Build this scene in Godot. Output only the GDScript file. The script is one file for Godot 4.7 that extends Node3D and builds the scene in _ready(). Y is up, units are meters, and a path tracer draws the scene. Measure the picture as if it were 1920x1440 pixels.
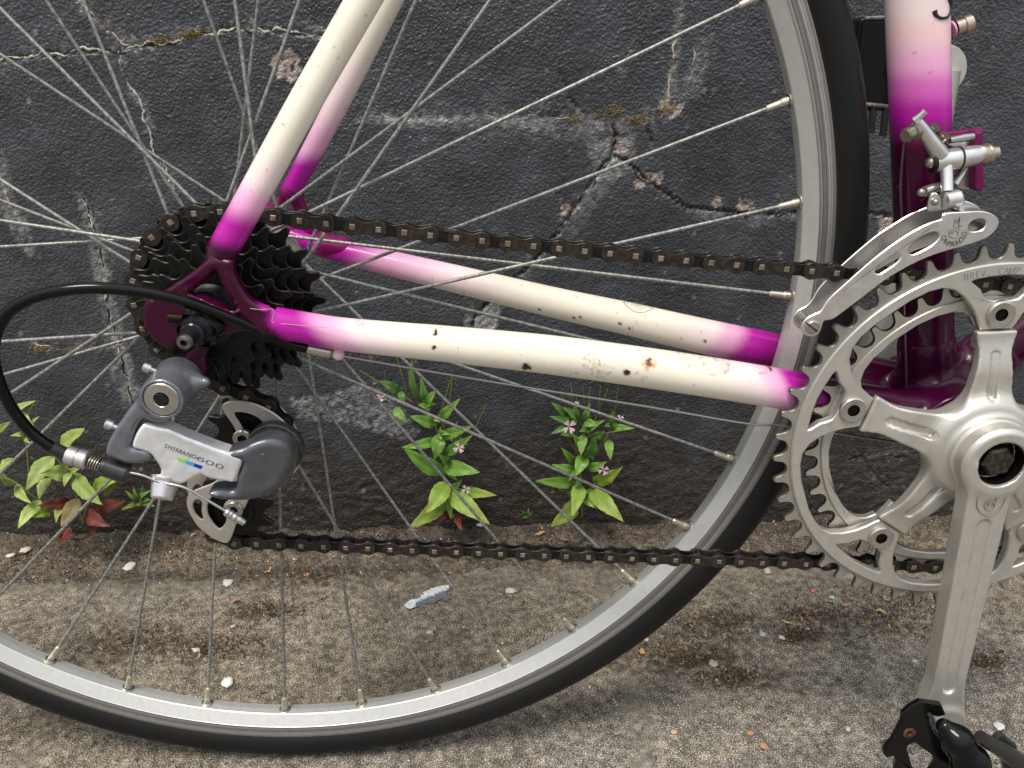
extends Node3D
# A racing bicycle's rear end in front of a dark painted wall. Lengths below are in millimetres from the rear hub: x forward, y up, z towards the viewer; V() turns them into metres above the ground.
const GY := 338.8
const WZ := -282.0
const BB := Vector2(392.2, -79.9)
var M := {}
var bike: Node3D
var gn := FastNoiseLite.new()
var gn2 := FastNoiseLite.new()

class Buf:
	var v := PackedVector3Array()
	var n := PackedVector3Array()
	var c := PackedColorArray()
	var u := PackedVector2Array()
	var i := PackedInt32Array()
	var t := Transform3D()
	var lift := 338.8
	var col := Color(1, 1, 1)
	var flip := false
	func vert(p: Vector3, nn: Vector3, cc := Color(-1, 0, 0), uv := Vector2.ZERO) -> int:
		v.append((t * p + Vector3(0, lift, 0)) * 0.001)
		n.append((t.basis * nn).normalized())
		c.append(col if cc.r < 0.0 else cc)
		u.append(uv)
		return v.size() - 1
	func tri(a: int, b: int, d: int) -> void:
		var g := (v[b] - v[a]).cross(v[d] - v[a])
		if g.dot(n[a] + n[b] + n[d]) > 0.0:
			i.append(a); i.append(d); i.append(b)
		else:
			i.append(a); i.append(b); i.append(d)
	func quad(a: int, b: int, d: int, e: int) -> void:
		tri(a, b, d)
		tri(a, d, e)
	func mesh() -> ArrayMesh:
		var m := ArrayMesh.new()
		var a := []
		a.resize(Mesh.ARRAY_MAX)
		a[Mesh.ARRAY_VERTEX] = v
		a[Mesh.ARRAY_NORMAL] = n
		a[Mesh.ARRAY_COLOR] = c
		a[Mesh.ARRAY_TEX_UV] = u
		a[Mesh.ARRAY_INDEX] = i
		m.add_surface_from_arrays(Mesh.PRIMITIVE_TRIANGLES, a)
		return m

func V(x: float, y: float, z: float) -> Vector3: return Vector3(x, y + GY, z) * 0.001
func lin(r: float, g: float, b: float) -> Color: return Color(r, g, b)
func srgb(r: float, g: float, b: float) -> Color: return Color(r, g, b).linear_to_srgb()
func p2(a: Array) -> PackedVector2Array:
	var o := PackedVector2Array()
	for k in range(0, a.size(), 2): o.append(Vector2(a[k], a[k + 1]))
	return o
func p3(a: Array) -> PackedVector3Array:
	var o := PackedVector3Array()
	for k in range(0, a.size(), 3): o.append(Vector3(a[k], a[k + 1], a[k + 2]))
	return o

# ---------- nodes
func free_name(called: String, parent: Node) -> String:
	if not parent.has_node(NodePath(called)): return called
	var k := 1
	while parent.has_node(NodePath("%s_%03d" % [called, k])): k += 1
	return "%s_%03d" % [called, k]
func put(o: Node3D, called: String, parent: Node) -> Node3D:
	o.name = free_name(called, parent)
	parent.add_child(o, true)
	return o
func group_of(called: String, parent: Node) -> Node3D: return put(Node3D.new(), called, parent)
func part(called: String, b: Buf, mat: Material, parent: Node) -> MeshInstance3D:
	return use(called, b.mesh(), mat, parent)
func use(called: String, m: Mesh, mat: Material, parent: Node) -> MeshInstance3D:
	var o := MeshInstance3D.new()
	o.mesh = m
	o.material_override = mat
	put(o, called, parent)
	return o
func tag(o: Node, label: String, category := "", grp := "", kind := "") -> void:
	if label: o.set_meta("label", label)
	if category: o.set_meta("category", category)
	if grp: o.set_meta("group", grp)
	if kind: o.set_meta("kind", kind)

# ---------- shapes
func spline(p: PackedVector3Array, steps: int) -> PackedVector3Array:
	var o := PackedVector3Array()
	var n := p.size()
	for k in n - 1:
		var a := p[maxi(k - 1, 0)]
		var d := p[mini(k + 2, n - 1)]
		for s in steps: o.append(p[k].cubic_interpolate(p[k + 1], a, d, float(s) / steps))
	o.append(p[n - 1])
	return o

func tube(b: Buf, p: PackedVector3Array, r, seg := 16, cap := true, colf = null) -> void:
	var n := p.size()
	var rad := PackedFloat32Array()
	if r is float or r is int:
		rad.resize(n)
		rad.fill(r)
	else:
		for k in n:
			var f: float = float(k) / (n - 1) * (r.size() - 1)
			var j := mini(int(f), r.size() - 2)
			rad.append(lerpf(r[j], r[j + 1], f - j))
	var t0 := (p[1] - p[0]).normalized()
	var side := t0.cross(Vector3(0.0, 0.0, 1.0))
	if side.length() < 0.1: side = t0.cross(Vector3(0, 1, 0))
	side = side.normalized()
	var prev := -1
	for k in n:
		var t := (p[mini(k + 1, n - 1)] - p[maxi(k - 1, 0)]).normalized()
		side = (side - t * side.dot(t)).normalized()
		var up := t.cross(side)
		var slope := 0.0
		if k > 0 and k < n - 1: slope = (rad[k + 1] - rad[k - 1]) / maxf(0.001, p[k + 1].distance_to(p[k - 1]))
		var first := b.v.size()
		for s in seg + 1:
			var a := TAU * s / seg
			var d := side * cos(a) + up * sin(a)
			var q := p[k] + d * rad[k]
			b.vert(q, d - t * slope, colf.call(q, float(k) / (n - 1), d) if colf != null else b.col, Vector2(float(k) / (n - 1), float(s) / seg))
		if prev >= 0:
			for s in seg: b.quad(prev + s, prev + s + 1, first + s + 1, first + s)
		prev = first
		if cap and (k == 0 or k == n - 1):
			var nn := -t if k == 0 else t
			var m := b.vert(p[k], nn)
			var f2 := b.v.size()
			for s in seg + 1:
				var a := TAU * s / seg
				b.vert(p[k] + (side * cos(a) + up * sin(a)) * rad[k], nn)
			for s in seg: b.tri(m, f2 + s, f2 + s + 1)

func rod(b: Buf, a: Vector3, d: Vector3, r, seg := 12) -> void:
	tube(b, PackedVector3Array([a, a.lerp(d, 0.5), d]), r, seg)

# profile: points (radius, height along axis); cols: one colour per segment or empty; lobes vary the radius
func lathe(b: Buf, prof: PackedVector2Array, o: Vector3, axis: Vector3, seg := 32, cols := [], lobes := 0, lobe_depth := 0.0) -> void:
	axis = axis.normalized()
	var e1 := axis.cross(Vector3(0, 1, 0.01)).normalized()
	var e2 := axis.cross(e1)
	for k in prof.size() - 1:
		var a := prof[k]
		var d := prof[k + 1]
		var dl := (d - a).normalized()
		var nr := Vector2(dl.y, -dl.x)
		var cc: Color = cols[k] if k < cols.size() else b.col
		var f := b.v.size()
		for s in seg + 1:
			var an := TAU * s / seg
			var m := 1.0 + lobe_depth * cos(an * lobes) if lobes > 0 else 1.0
			var w := e1 * cos(an) + e2 * sin(an)
			var nn := w * nr.x + axis * nr.y
			if lobes > 0: nn = nn + (e2 * cos(an) - e1 * sin(an)) * lobe_depth * lobes * sin(an * lobes) * absf(nr.x)
			b.vert(o + w * a.x * m + axis * a.y, nn, cc)
			b.vert(o + w * d.x * m + axis * d.y, nn, cc)
		for s in seg:
			var g := f + s * 2
			if a.x > 0.001: b.tri(g, g + 2, g + 1)
			if d.x > 0.001: b.tri(g + 1, g + 2, g + 3)

func area2(p: PackedVector2Array) -> float:
	var s := 0.0
	for k in p.size(): s += p[k].cross(p[(k + 1) % p.size()])
	return s
func ccw(p: PackedVector2Array, want := true) -> PackedVector2Array:
	if (area2(p) > 0.0) != want: p.reverse()
	return p
func smooth2(p: PackedVector2Array, steps := 4) -> PackedVector2Array:
	var o := PackedVector2Array()
	var n := p.size()
	for k in n:
		for s in steps: o.append(p[k].cubic_interpolate(p[(k + 1) % n], p[(k - 1 + n) % n], p[(k + 2) % n], float(s) / steps))
	return o
func circle2(c: Vector2, r: float, n := 20) -> PackedVector2Array:
	var o := PackedVector2Array()
	for k in n: o.append(c + Vector2.from_angle(TAU * k / n) * r)
	return o
func inset(p: PackedVector2Array, d: float) -> PackedVector2Array:
	var o := PackedVector2Array()
	var n := p.size()
	for k in n:
		var e1 := (p[k] - p[(k - 1 + n) % n]).normalized()
		var e2 := (p[(k + 1) % n] - p[k]).normalized()
		var m := Vector2(-(e1.y + e2.y), e1.x + e2.x)
		m = m.normalized() if m.length() > 0.01 else Vector2(-e1.y, e1.x)
		o.append(p[k] + m * d / maxf(0.5, m.dot(Vector2(-e1.y, e1.x))))
	return o

# a plate in the x-y plane from z0 (back) to z1 (front) with chamfered edges; holes are cut through
func plate(b: Buf, outline: PackedVector2Array, holes: Array, z0: float, z1: float, bev := 0.3, rim = null) -> void:
	var loops := [ccw(outline)]
	for h in holes: loops.append(ccw(h, false))
	var ins := []
	for l in loops: ins.append(inset(l, bev))
	# join holes to the outline by thin cuts so that one polygon can be triangulated
	var ring: Array = []
	for k in loops[0].size(): ring.append(Vector3(loops[0][k].x, loops[0][k].y, k))
	var flat_pos: Array = []
	var base: Array = []
	var tot := 0
	for l in loops:
		base.append(tot)
		tot += l.size()
	var order := range(1, loops.size())
	order.sort_custom(func(x, y): return mx(loops[x]) > mx(loops[y]))
	for h in order:
		var hl: PackedVector2Array = loops[h]
		var best := 1e18
		var bi := 0
		var bj := 0
		for x in ring.size():
			for y in hl.size():
				var d := Vector2(ring[x].x, ring[x].y).distance_squared_to(hl[y])
				if d < best:
					best = d
					bi = x
					bj = y
		var at := Vector2(ring[bi].x, ring[bi].y)
		var across := (hl[bj] - at).normalized().orthogonal() * 0.004
		var add: Array = []
		for y in hl.size() + 1:
			var q := hl[(bj + y) % hl.size()]
			if y == hl.size(): q += across
			add.append(Vector3(q.x, q.y, base[h] + (bj + y) % hl.size()))
		add.append(Vector3(at.x + across.x, at.y + across.y, ring[bi].z))
		var head := ring.slice(0, bi + 1)
		head.append_array(add)
		head.append_array(ring.slice(bi + 1))
		ring = head
	var poly := PackedVector2Array()
	for r in ring: poly.append(Vector2(r.x, r.y))
	var ix := Geometry2D.triangulate_polygon(poly)
	if ix.is_empty(): print("plate not triangulated, ", poly.size())
	var all_in := PackedVector2Array()
	for l in ins: all_in.append_array(l)
	for face in 2:
		var f := b.v.size()
		var z := z1 if face == 1 else z0
		for q in all_in: b.vert(Vector3(q.x, q.y, z), Vector3(0, 0, 1 if face == 1 else -1))
		for k in range(0, ix.size(), 3): b.tri(f + int(ring[ix[k]].z), f + int(ring[ix[k + 1]].z), f + int(ring[ix[k + 2]].z))
	for li in loops.size():
		var l: PackedVector2Array = loops[li]
		var w: PackedVector2Array = ins[li]
		var n := l.size()
		for k in n:
			var k2 := (k + 1) % n
			var e := (l[k2] - l[k]).normalized()
			var nn := Vector3(e.y, -e.x, 0)
			var ep := (l[k] - l[(k - 1 + n) % n]).normalized()
			var en := (l[(k + 2) % n] - l[k2]).normalized()
			var n1 := nn
			var n2 := nn
			if ep.dot(e) > 0.75: n1 = (nn + Vector3(ep.y, -ep.x, 0)).normalized()
			if en.dot(e) > 0.75: n2 = (nn + Vector3(en.y, -en.x, 0)).normalized()
			var cc: Color = rim if rim != null else b.col
			var a := b.vert(Vector3(l[k].x, l[k].y, z0 + bev), n1, cc)
			var d := b.vert(Vector3(l[k2].x, l[k2].y, z0 + bev), n2, cc)
			var g := b.vert(Vector3(l[k2].x, l[k2].y, z1 - bev), n2, cc)
			var h := b.vert(Vector3(l[k].x, l[k].y, z1 - bev), n1, cc)
			b.quad(a, d, g, h)
			for s in [-1.0, 1.0]:
				var zz := z1 if s > 0 else z0
				var ze := z1 - bev if s > 0 else z0 + bev
				var m1 := (n1 + Vector3(0, 0, s)).normalized()
				var m2 := (n2 + Vector3(0, 0, s)).normalized()
				b.quad(b.vert(Vector3(l[k].x, l[k].y, ze), m1, cc), b.vert(Vector3(l[k2].x, l[k2].y, ze), m2, cc), b.vert(Vector3(w[k2].x, w[k2].y, zz), m2, cc), b.vert(Vector3(w[k].x, w[k].y, zz), m1, cc))
func mx(p: PackedVector2Array) -> float:
	var m := -1e9
	for q in p: m = maxf(m, q.x)
	return m

func ball(b: Buf, o: Vector3, r: Vector3, seg := 14) -> void:
	var f := b.v.size()
	var h := seg / 2
	for y in h + 1:
		for x in seg + 1:
			var d := Vector3(sin(PI * y / h) * cos(TAU * x / seg), cos(PI * y / h), sin(PI * y / h) * sin(TAU * x / seg))
			b.vert(o + d * r, d / r)
	for y in h:
		for x in seg:
			var a := f + y * (seg + 1) + x
			if y > 0: b.tri(a, a + 1, a + seg + 1)
			if y < h - 1: b.tri(a + 1, a + seg + 2, a + seg + 1)

# ---------- solid shapes from distance fields
class Flat:   # distance to an outline, kept on a grid
	var d := PackedFloat32Array()
	var o: Vector2
	var s: float
	var w: int
	var h: int
	func _init(loops: Array, step: float, margin: float) -> void:
		var lo := Vector2(1e9, 1e9)
		var hi := -lo
		for p in loops[0]:
			lo = lo.min(p)
			hi = hi.max(p)
		o = lo - Vector2(margin, margin)
		s = step
		w = int((hi.x - lo.x + 2 * margin) / s) + 2
		h = int((hi.y - lo.y + 2 * margin) / s) + 2
		d.resize(w * h)
		for y in h:
			for x in w:
				var q := o + Vector2(x, y) * s
				var best := 1e18
				var inside := false
				for l in loops:
					var a: Vector2 = l[l.size() - 1]
					for e in l:
						var ab: Vector2 = e - a
						var pa := q - a
						var k := clampf(pa.dot(ab) / ab.length_squared(), 0.0, 1.0)
						best = minf(best, (pa - ab * k).length_squared())
						if (a.y > q.y) != (e.y > q.y) and q.x < (e.x - a.x) * (q.y - a.y) / (e.y - a.y) + a.x: inside = not inside
						a = e
				d[y * w + x] = -sqrt(best) if inside else sqrt(best)
	func at(q: Vector2) -> float:
		var g := (q - o) / s
		var x := clampf(g.x, 0.0, w - 1.001)
		var y := clampf(g.y, 0.0, h - 1.001)
		var i := int(x)
		var j := int(y)
		var k := j * w + i
		var fx := x - i
		var v := lerpf(lerpf(d[k], d[k + 1], fx), lerpf(d[k + w], d[k + w + 1], fx), y - j)
		return v + absf(g.x - x) * s + absf(g.y - y) * s

func slab(d2: float, dz: float, r: float) -> float:
	var a := d2 + r
	var c := dz + r
	return minf(maxf(a, c), 0.0) + Vector2(maxf(a, 0.0), maxf(c, 0.0)).length() - r
func smin(a: float, b: float, k: float) -> float:
	var h := maxf(k - absf(a - b), 0.0) / k
	return minf(a, b) - h * h * k * 0.25
func smax(a: float, b: float, k: float) -> float: return -smin(-a, -b, k)
func cap_d(p: Vector3, a: Vector3, b: Vector3, ra: float, rb: float) -> float:
	var ab := b - a
	var t := clampf((p - a).dot(ab) / ab.length_squared(), 0.0, 1.0)
	return p.distance_to(a + ab * t) - lerpf(ra, rb, t)
func cyl_d(p: Vector3, c: Vector3, r: float, z0: float, z1: float, rnd: float) -> float:
	return slab(Vector2(p.x - c.x, p.y - c.y).length() - r, absf(p.z - (z0 + z1) * 0.5) - (z1 - z0) * 0.5, rnd)

func solid(b: Buf, lo: Vector3, hi: Vector3, step: float, f: Callable, colf = null) -> void:
	var nx := int((hi.x - lo.x) / step) + 2
	var ny := int((hi.y - lo.y) / step) + 2
	var nz := int((hi.z - lo.z) / step) + 2
	var g := PackedFloat32Array()
	g.resize(nx * ny * nz)
	g.fill(1e9)
	var id := PackedInt32Array()
	id.resize(nx * ny * nz)
	id.fill(-1)
	var sx := 1
	var sy := nx
	var sz := nx * ny
	var B := 5
	var cells := PackedInt32Array()
	for bz in range(0, nz - 1, B):
		for by in range(0, ny - 1, B):
			for bx in range(0, nx - 1, B):
				var mid := lo + Vector3(bx + B * 0.5, by + B * 0.5, bz + B * 0.5) * step
				var dm: float = f.call(mid)
				if absf(dm) > B * step * 1.15: continue
				for z in range(bz, mini(bz + B + 1, nz)):
					for y in range(by, mini(by + B + 1, ny)):
						for x in range(bx, mini(bx + B + 1, nx)):
							var k := x + y * sy + z * sz
							if g[k] > 9e8: g[k] = f.call(lo + Vector3(x, y, z) * step)
				for z in range(bz, mini(bz + B, nz - 1)):
					for y in range(by, mini(by + B, ny - 1)):
						for x in range(bx, mini(bx + B, nx - 1)):
							var k := x + y * sy + z * sz
							var v0 := g[k]
							var v1 := g[k + sx]
							var v2 := g[k + sy]
							var v3 := g[k + sx + sy]
							var v4 := g[k + sz]
							var v5 := g[k + sx + sz]
							var v6 := g[k + sy + sz]
							var v7 := g[k + sx + sy + sz]
							var neg := int(v0 < 0) + int(v1 < 0) + int(v2 < 0) + int(v3 < 0) + int(v4 < 0) + int(v5 < 0) + int(v6 < 0) + int(v7 < 0)
							if neg == 0 or neg == 8: continue
							var s := Vector3.ZERO
							var m := 0
							if (v0 < 0) != (v1 < 0): s += Vector3(v0 / (v0 - v1), 0, 0); m += 1
							if (v2 < 0) != (v3 < 0): s += Vector3(v2 / (v2 - v3), 1, 0); m += 1
							if (v4 < 0) != (v5 < 0): s += Vector3(v4 / (v4 - v5), 0, 1); m += 1
							if (v6 < 0) != (v7 < 0): s += Vector3(v6 / (v6 - v7), 1, 1); m += 1
							if (v0 < 0) != (v2 < 0): s += Vector3(0, v0 / (v0 - v2), 0); m += 1
							if (v1 < 0) != (v3 < 0): s += Vector3(1, v1 / (v1 - v3), 0); m += 1
							if (v4 < 0) != (v6 < 0): s += Vector3(0, v4 / (v4 - v6), 1); m += 1
							if (v5 < 0) != (v7 < 0): s += Vector3(1, v5 / (v5 - v7), 1); m += 1
							if (v0 < 0) != (v4 < 0): s += Vector3(0, 0, v0 / (v0 - v4)); m += 1
							if (v1 < 0) != (v5 < 0): s += Vector3(1, 0, v1 / (v1 - v5)); m += 1
							if (v2 < 0) != (v6 < 0): s += Vector3(0, 1, v2 / (v2 - v6)); m += 1
							if (v3 < 0) != (v7 < 0): s += Vector3(1, 1, v3 / (v3 - v7)); m += 1
							s /= maxf(m, 1)
							var nn := Vector3(v1 + v3 + v5 + v7 - v0 - v2 - v4 - v6, v2 + v3 + v6 + v7 - v0 - v1 - v4 - v5, v4 + v5 + v6 + v7 - v0 - v1 - v2 - v3)
							var p := lo + (Vector3(x, y, z) + s) * step
							id[k] = b.vert(p, nn, colf.call(p, nn) if colf != null else b.col)
							cells.append(k)
	for k in cells:
		var x := k % nx
		var y := (k / nx) % ny
		var z := k / sz
		var inside := g[k] < 0
		if y > 0 and z > 0 and inside != (g[k + sx] < 0): face4(b, id, k, sy, sz)
		if x > 0 and z > 0 and inside != (g[k + sy] < 0): face4(b, id, k, sx, sz)
		if x > 0 and y > 0 and inside != (g[k + sz] < 0): face4(b, id, k, sx, sy)
func face4(b: Buf, id: PackedInt32Array, k: int, s1: int, s2: int) -> void:
	var a := id[k]
	var c := id[k - s1]
	var d := id[k - s1 - s2]
	var e := id[k - s2]
	if a < 0 or c < 0 or d < 0 or e < 0: return
	b.quad(a, c, d, e)

# ---------- materials
func noise_image(sd: int, freq: float, size: int, oct := 4) -> Image:
	var n := FastNoiseLite.new()
	n.seed = sd
	n.frequency = freq
	n.fractal_octaves = oct
	n.noise_type = FastNoiseLite.TYPE_SIMPLEX_SMOOTH
	return n.get_seamless_image(size, size)
# a seamless picture between two colours, with dark specks
func grain(sd: int, freq: float, size: int, a: Color, b: Color, specks := 0.0, speck_col := Color(0.1, 0.08, 0.06)) -> ImageTexture:
	var d := noise_image(sd, freq, size).get_data()
	var e := noise_image(sd + 7, freq * 6.0, size, 2).get_data()
	var o := PackedByteArray()
	o.resize(size * size * 3)
	for k in size * size:
		var t := clampf((d[k] / 255.0 - 0.5) * 1.6 + 0.5, 0, 1)
		var c := a.lerp(b, t)
		if e[k] / 255.0 > 1.0 - specks: c = c.lerp(speck_col, 0.8)
		o[k * 3] = int(c.r * 255)
		o[k * 3 + 1] = int(c.g * 255)
		o[k * 3 + 2] = int(c.b * 255)
	var im := Image.create_from_data(size, size, false, Image.FORMAT_RGB8, o)
	im.generate_mipmaps()
	return ImageTexture.create_from_image(im)
func gray_tex(sd: int, freq: float, size: int, oct := 4) -> ImageTexture: return ImageTexture.create_from_image(noise_image(sd, freq, size, oct))
func mat(metal: float, rough: float, albedo := Color.WHITE) -> StandardMaterial3D:
	var m := StandardMaterial3D.new()
	m.vertex_color_use_as_albedo = true
	m.albedo_color = albedo
	m.metallic = metal
	m.roughness = rough
	return m
func tri_tex(m: StandardMaterial3D, t: Texture2D, per_m: float) -> StandardMaterial3D:
	m.albedo_texture = t
	m.uv1_triplanar = true
	m.uv1_world_triplanar = true
	m.uv1_scale = Vector3.ONE * per_m
	return m
func with_rough(m: StandardMaterial3D, t: Texture2D) -> StandardMaterial3D:
	m.roughness_texture = t
	return m
func with_bump(m: StandardMaterial3D, t: Texture2D, cm: float) -> StandardMaterial3D:
	m.heightmap_enabled = true
	m.heightmap_texture = t
	m.heightmap_scale = cm
	return m
func stops(x: float, a: Array) -> Color:   # a: [x0, colour0, x1, colour1, ...]
	if x <= a[0]: return a[1]
	for k in range(2, a.size(), 2):
		if x <= a[k]: return (a[k - 1] as Color).lerp(a[k + 1], smoothstep(a[k - 2], a[k], x))
	return a[a.size() - 1]

func _ready() -> void:
	# camera, sky, sun, exposure
	var cam := Camera3D.new()
	cam.name = "camera"
	cam.fov = 50.402
	cam.near = 0.01
	cam.far = 200.0
	cam.transform = Transform3D(Basis(Vector3(0.999580, -0.005241, 0.028490), Vector3(0.015812, 0.922778, -0.385006), Vector3(-0.024272, 0.385295, 0.922474)), Vector3(0.13359, 0.45817, 0.43568))
	add_child(cam)
	var env := Environment.new()
	env.background_mode = Environment.BG_SKY
	var sm := ProceduralSkyMaterial.new()
	sm.sky_top_color = Color(0.96, 0.98, 1.0)
	sm.sky_horizon_color = Color(0.52, 0.53, 0.55)
	sm.sky_curve = 0.55
	sm.ground_bottom_color = Color(0.22, 0.21, 0.2)
	sm.ground_horizon_color = Color(0.35, 0.34, 0.33)
	sm.energy_multiplier = 1.0
	env.sky = Sky.new()
	env.sky.sky_material = sm
	env.tonemap_mode = Environment.TONE_MAPPER_LINEAR
	env.tonemap_exposure = 1.9
	env.sdfgi_enabled = true
	env.ssao_enabled = true
	env.ssil_enabled = true
	var we := WorldEnvironment.new()
	we.name = "environment"
	we.environment = env
	add_child(we)
	var sun := DirectionalLight3D.new()
	sun.name = "sun"
	sun.light_energy = 0.6
	sun.light_color = Color(1.0, 0.97, 0.93)
	sun.light_angular_distance = 20.0
	sun.shadow_enabled = true
	sun.look_at_from_position(Vector3(-0.25, 1.0, 0.42), Vector3.ZERO)
	add_child(sun)
	materials()
	build_ground()
	build_wall()
	bike = group_of("bicycle", self)
	tag(bike, "cream and purple faded racing bicycle in front of the dark wall", "bicycle")
	build_frame()
	build_wheel()
	build_cassette()
	build_chain()
	build_crankset()
	build_rear_derailleur()
	build_front_derailleur()
	build_pedals()
	build_plants()
	build_debris()

func materials() -> void:
	var n_mid := gray_tex(5, 0.02, 256)
	M.paint = mat(0.0, 0.3)
	M.paint.clearcoat_enabled = true
	M.paint.metallic_specular = 0.3
	M.paint.clearcoat = 0.25
	M.paint.clearcoat_roughness = 0.12
	M.alu = tri_tex(mat(0.7, 0.40), grain(11, 0.012, 512, Color(0.87, 0.865, 0.85), Color(0.91, 0.905, 0.89), 0.05, Color(0.45, 0.42, 0.38)), 18.0)
	with_bump(M.alu, gray_tex(12, 0.06, 256), 0.0008)
	M.polish = tri_tex(mat(0.85, 0.27), grain(13, 0.02, 256, Color(0.88, 0.87, 0.86), Color(0.95, 0.945, 0.94), 0.04, Color(0.4, 0.36, 0.3)), 22.0)
	M.rim = tri_tex(mat(0.55, 0.38), grain(14, 0.03, 512, Color(0.85, 0.85, 0.85), Color(0.90, 0.90, 0.89), 0.05, Color(0.45, 0.44, 0.42)), 12.0)
	with_bump(M.rim, gray_tex(15, 0.08, 256), 0.0015)
	M.spoke = tri_tex(mat(0.4, 0.45), grain(16, 0.03, 256, Color(0.42, 0.42, 0.405), Color(0.66, 0.665, 0.65), 0.26, Color(0.14, 0.12, 0.10)), 40.0)
	M.brass = mat(0.8, 0.35, Color(0.86, 0.84, 0.78))
	M.chain = tri_tex(mat(0.15, 0.34), grain(17, 0.03, 256, Color(0.72, 0.70, 0.66), Color(1, 1, 1), 0.1, Color(0.2, 0.17, 0.14)), 30.0)
	M.chain.metallic_specular = 0.35
	with_bump(M.chain, gray_tex(18, 0.05, 256), 0.008)
	M.rubber = mat(0.0, 0.5)
	M.rubber.metallic_specular = 0.32
	with_bump(M.rubber, gray_tex(19, 0.05, 256), 0.006)
	M.rubber.uv1_triplanar = true
	M.rubber.uv1_world_triplanar = true
	M.rubber.uv1_scale = Vector3.ONE * 10.0
	M.plastic = mat(0.0, 0.14)
	M.plastic.metallic_specular = 0.35
	M.satin = tri_tex(mat(0.5, 0.30), grain(20, 0.015, 512, Color(0.90, 0.90, 0.90), Color(1, 1, 1), 0.015, Color(0.5, 0.48, 0.45)), 12.0)
	M.dark = tri_tex(mat(0.5, 0.45), grain(21, 0.03, 256, Color(0.6, 0.56, 0.5), Color(1, 1, 1), 0.1, Color(0.15, 0.12, 0.1)), 30.0)
	M.cable = mat(0.9, 0.35, Color(0.78, 0.78, 0.78))
	M.print = mat(0.0, 0.5)
	M.leaf = mat(0.0, 0.5)
	M.leaf.backlight = Color(0.35, 0.42, 0.12)
	M.petal = mat(0.0, 0.6)
	M.petal.backlight = Color(0.3, 0.2, 0.25)
	M.matte = mat(0.0, 0.85)

func axis_list(lo: float, hi: float, step: float, far_lo: Array, far_hi: Array) -> PackedFloat32Array:
	var o := PackedFloat32Array(far_lo)
	var k := 0
	while lo + k * step <= hi:
		o.append(lo + k * step)
		k += 1
	o.append_array(PackedFloat32Array(far_hi))
	return o

# ---------- ground
func ground_h(x: float, z: float, n: FastNoiseLite, n2: FastNoiseLite) -> float:
	var edge := -212.0 + 14.0 * n.get_noise_2d(x * 0.6, 7.0) - 10.0 * smoothstep(150.0, 500.0, x)
	var soil := smoothstep(edge + 9.0, edge - 9.0, z)
	var h := 0.55 * n2.get_noise_2d(x * 3.0, z * 3.0) + 0.5 * n.get_noise_2d(x, z) - 0.5
	h += soil * (-2.5 + 4.5 * n.get_noise_2d(x * 1.3 + 300.0, z * 1.3) + 1.6 * n2.get_noise_2d(x * 2.0, z * 2.0 + 90.0) + (9.0 + 9.0 * n.get_noise_2d(x * 1.1, 44.0)) * smoothstep(-255.0, -284.0, z))
	var seam := absf(z - edge - 4.0 * n2.get_noise_1d(x))
	h -= 3.5 * exp(-seam * seam / 14.0) * smoothstep(420.0, 120.0, x) * (0.4 + 0.6 * n2.get_noise_1d(x * 0.7 + 50.0))
	return h

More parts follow.
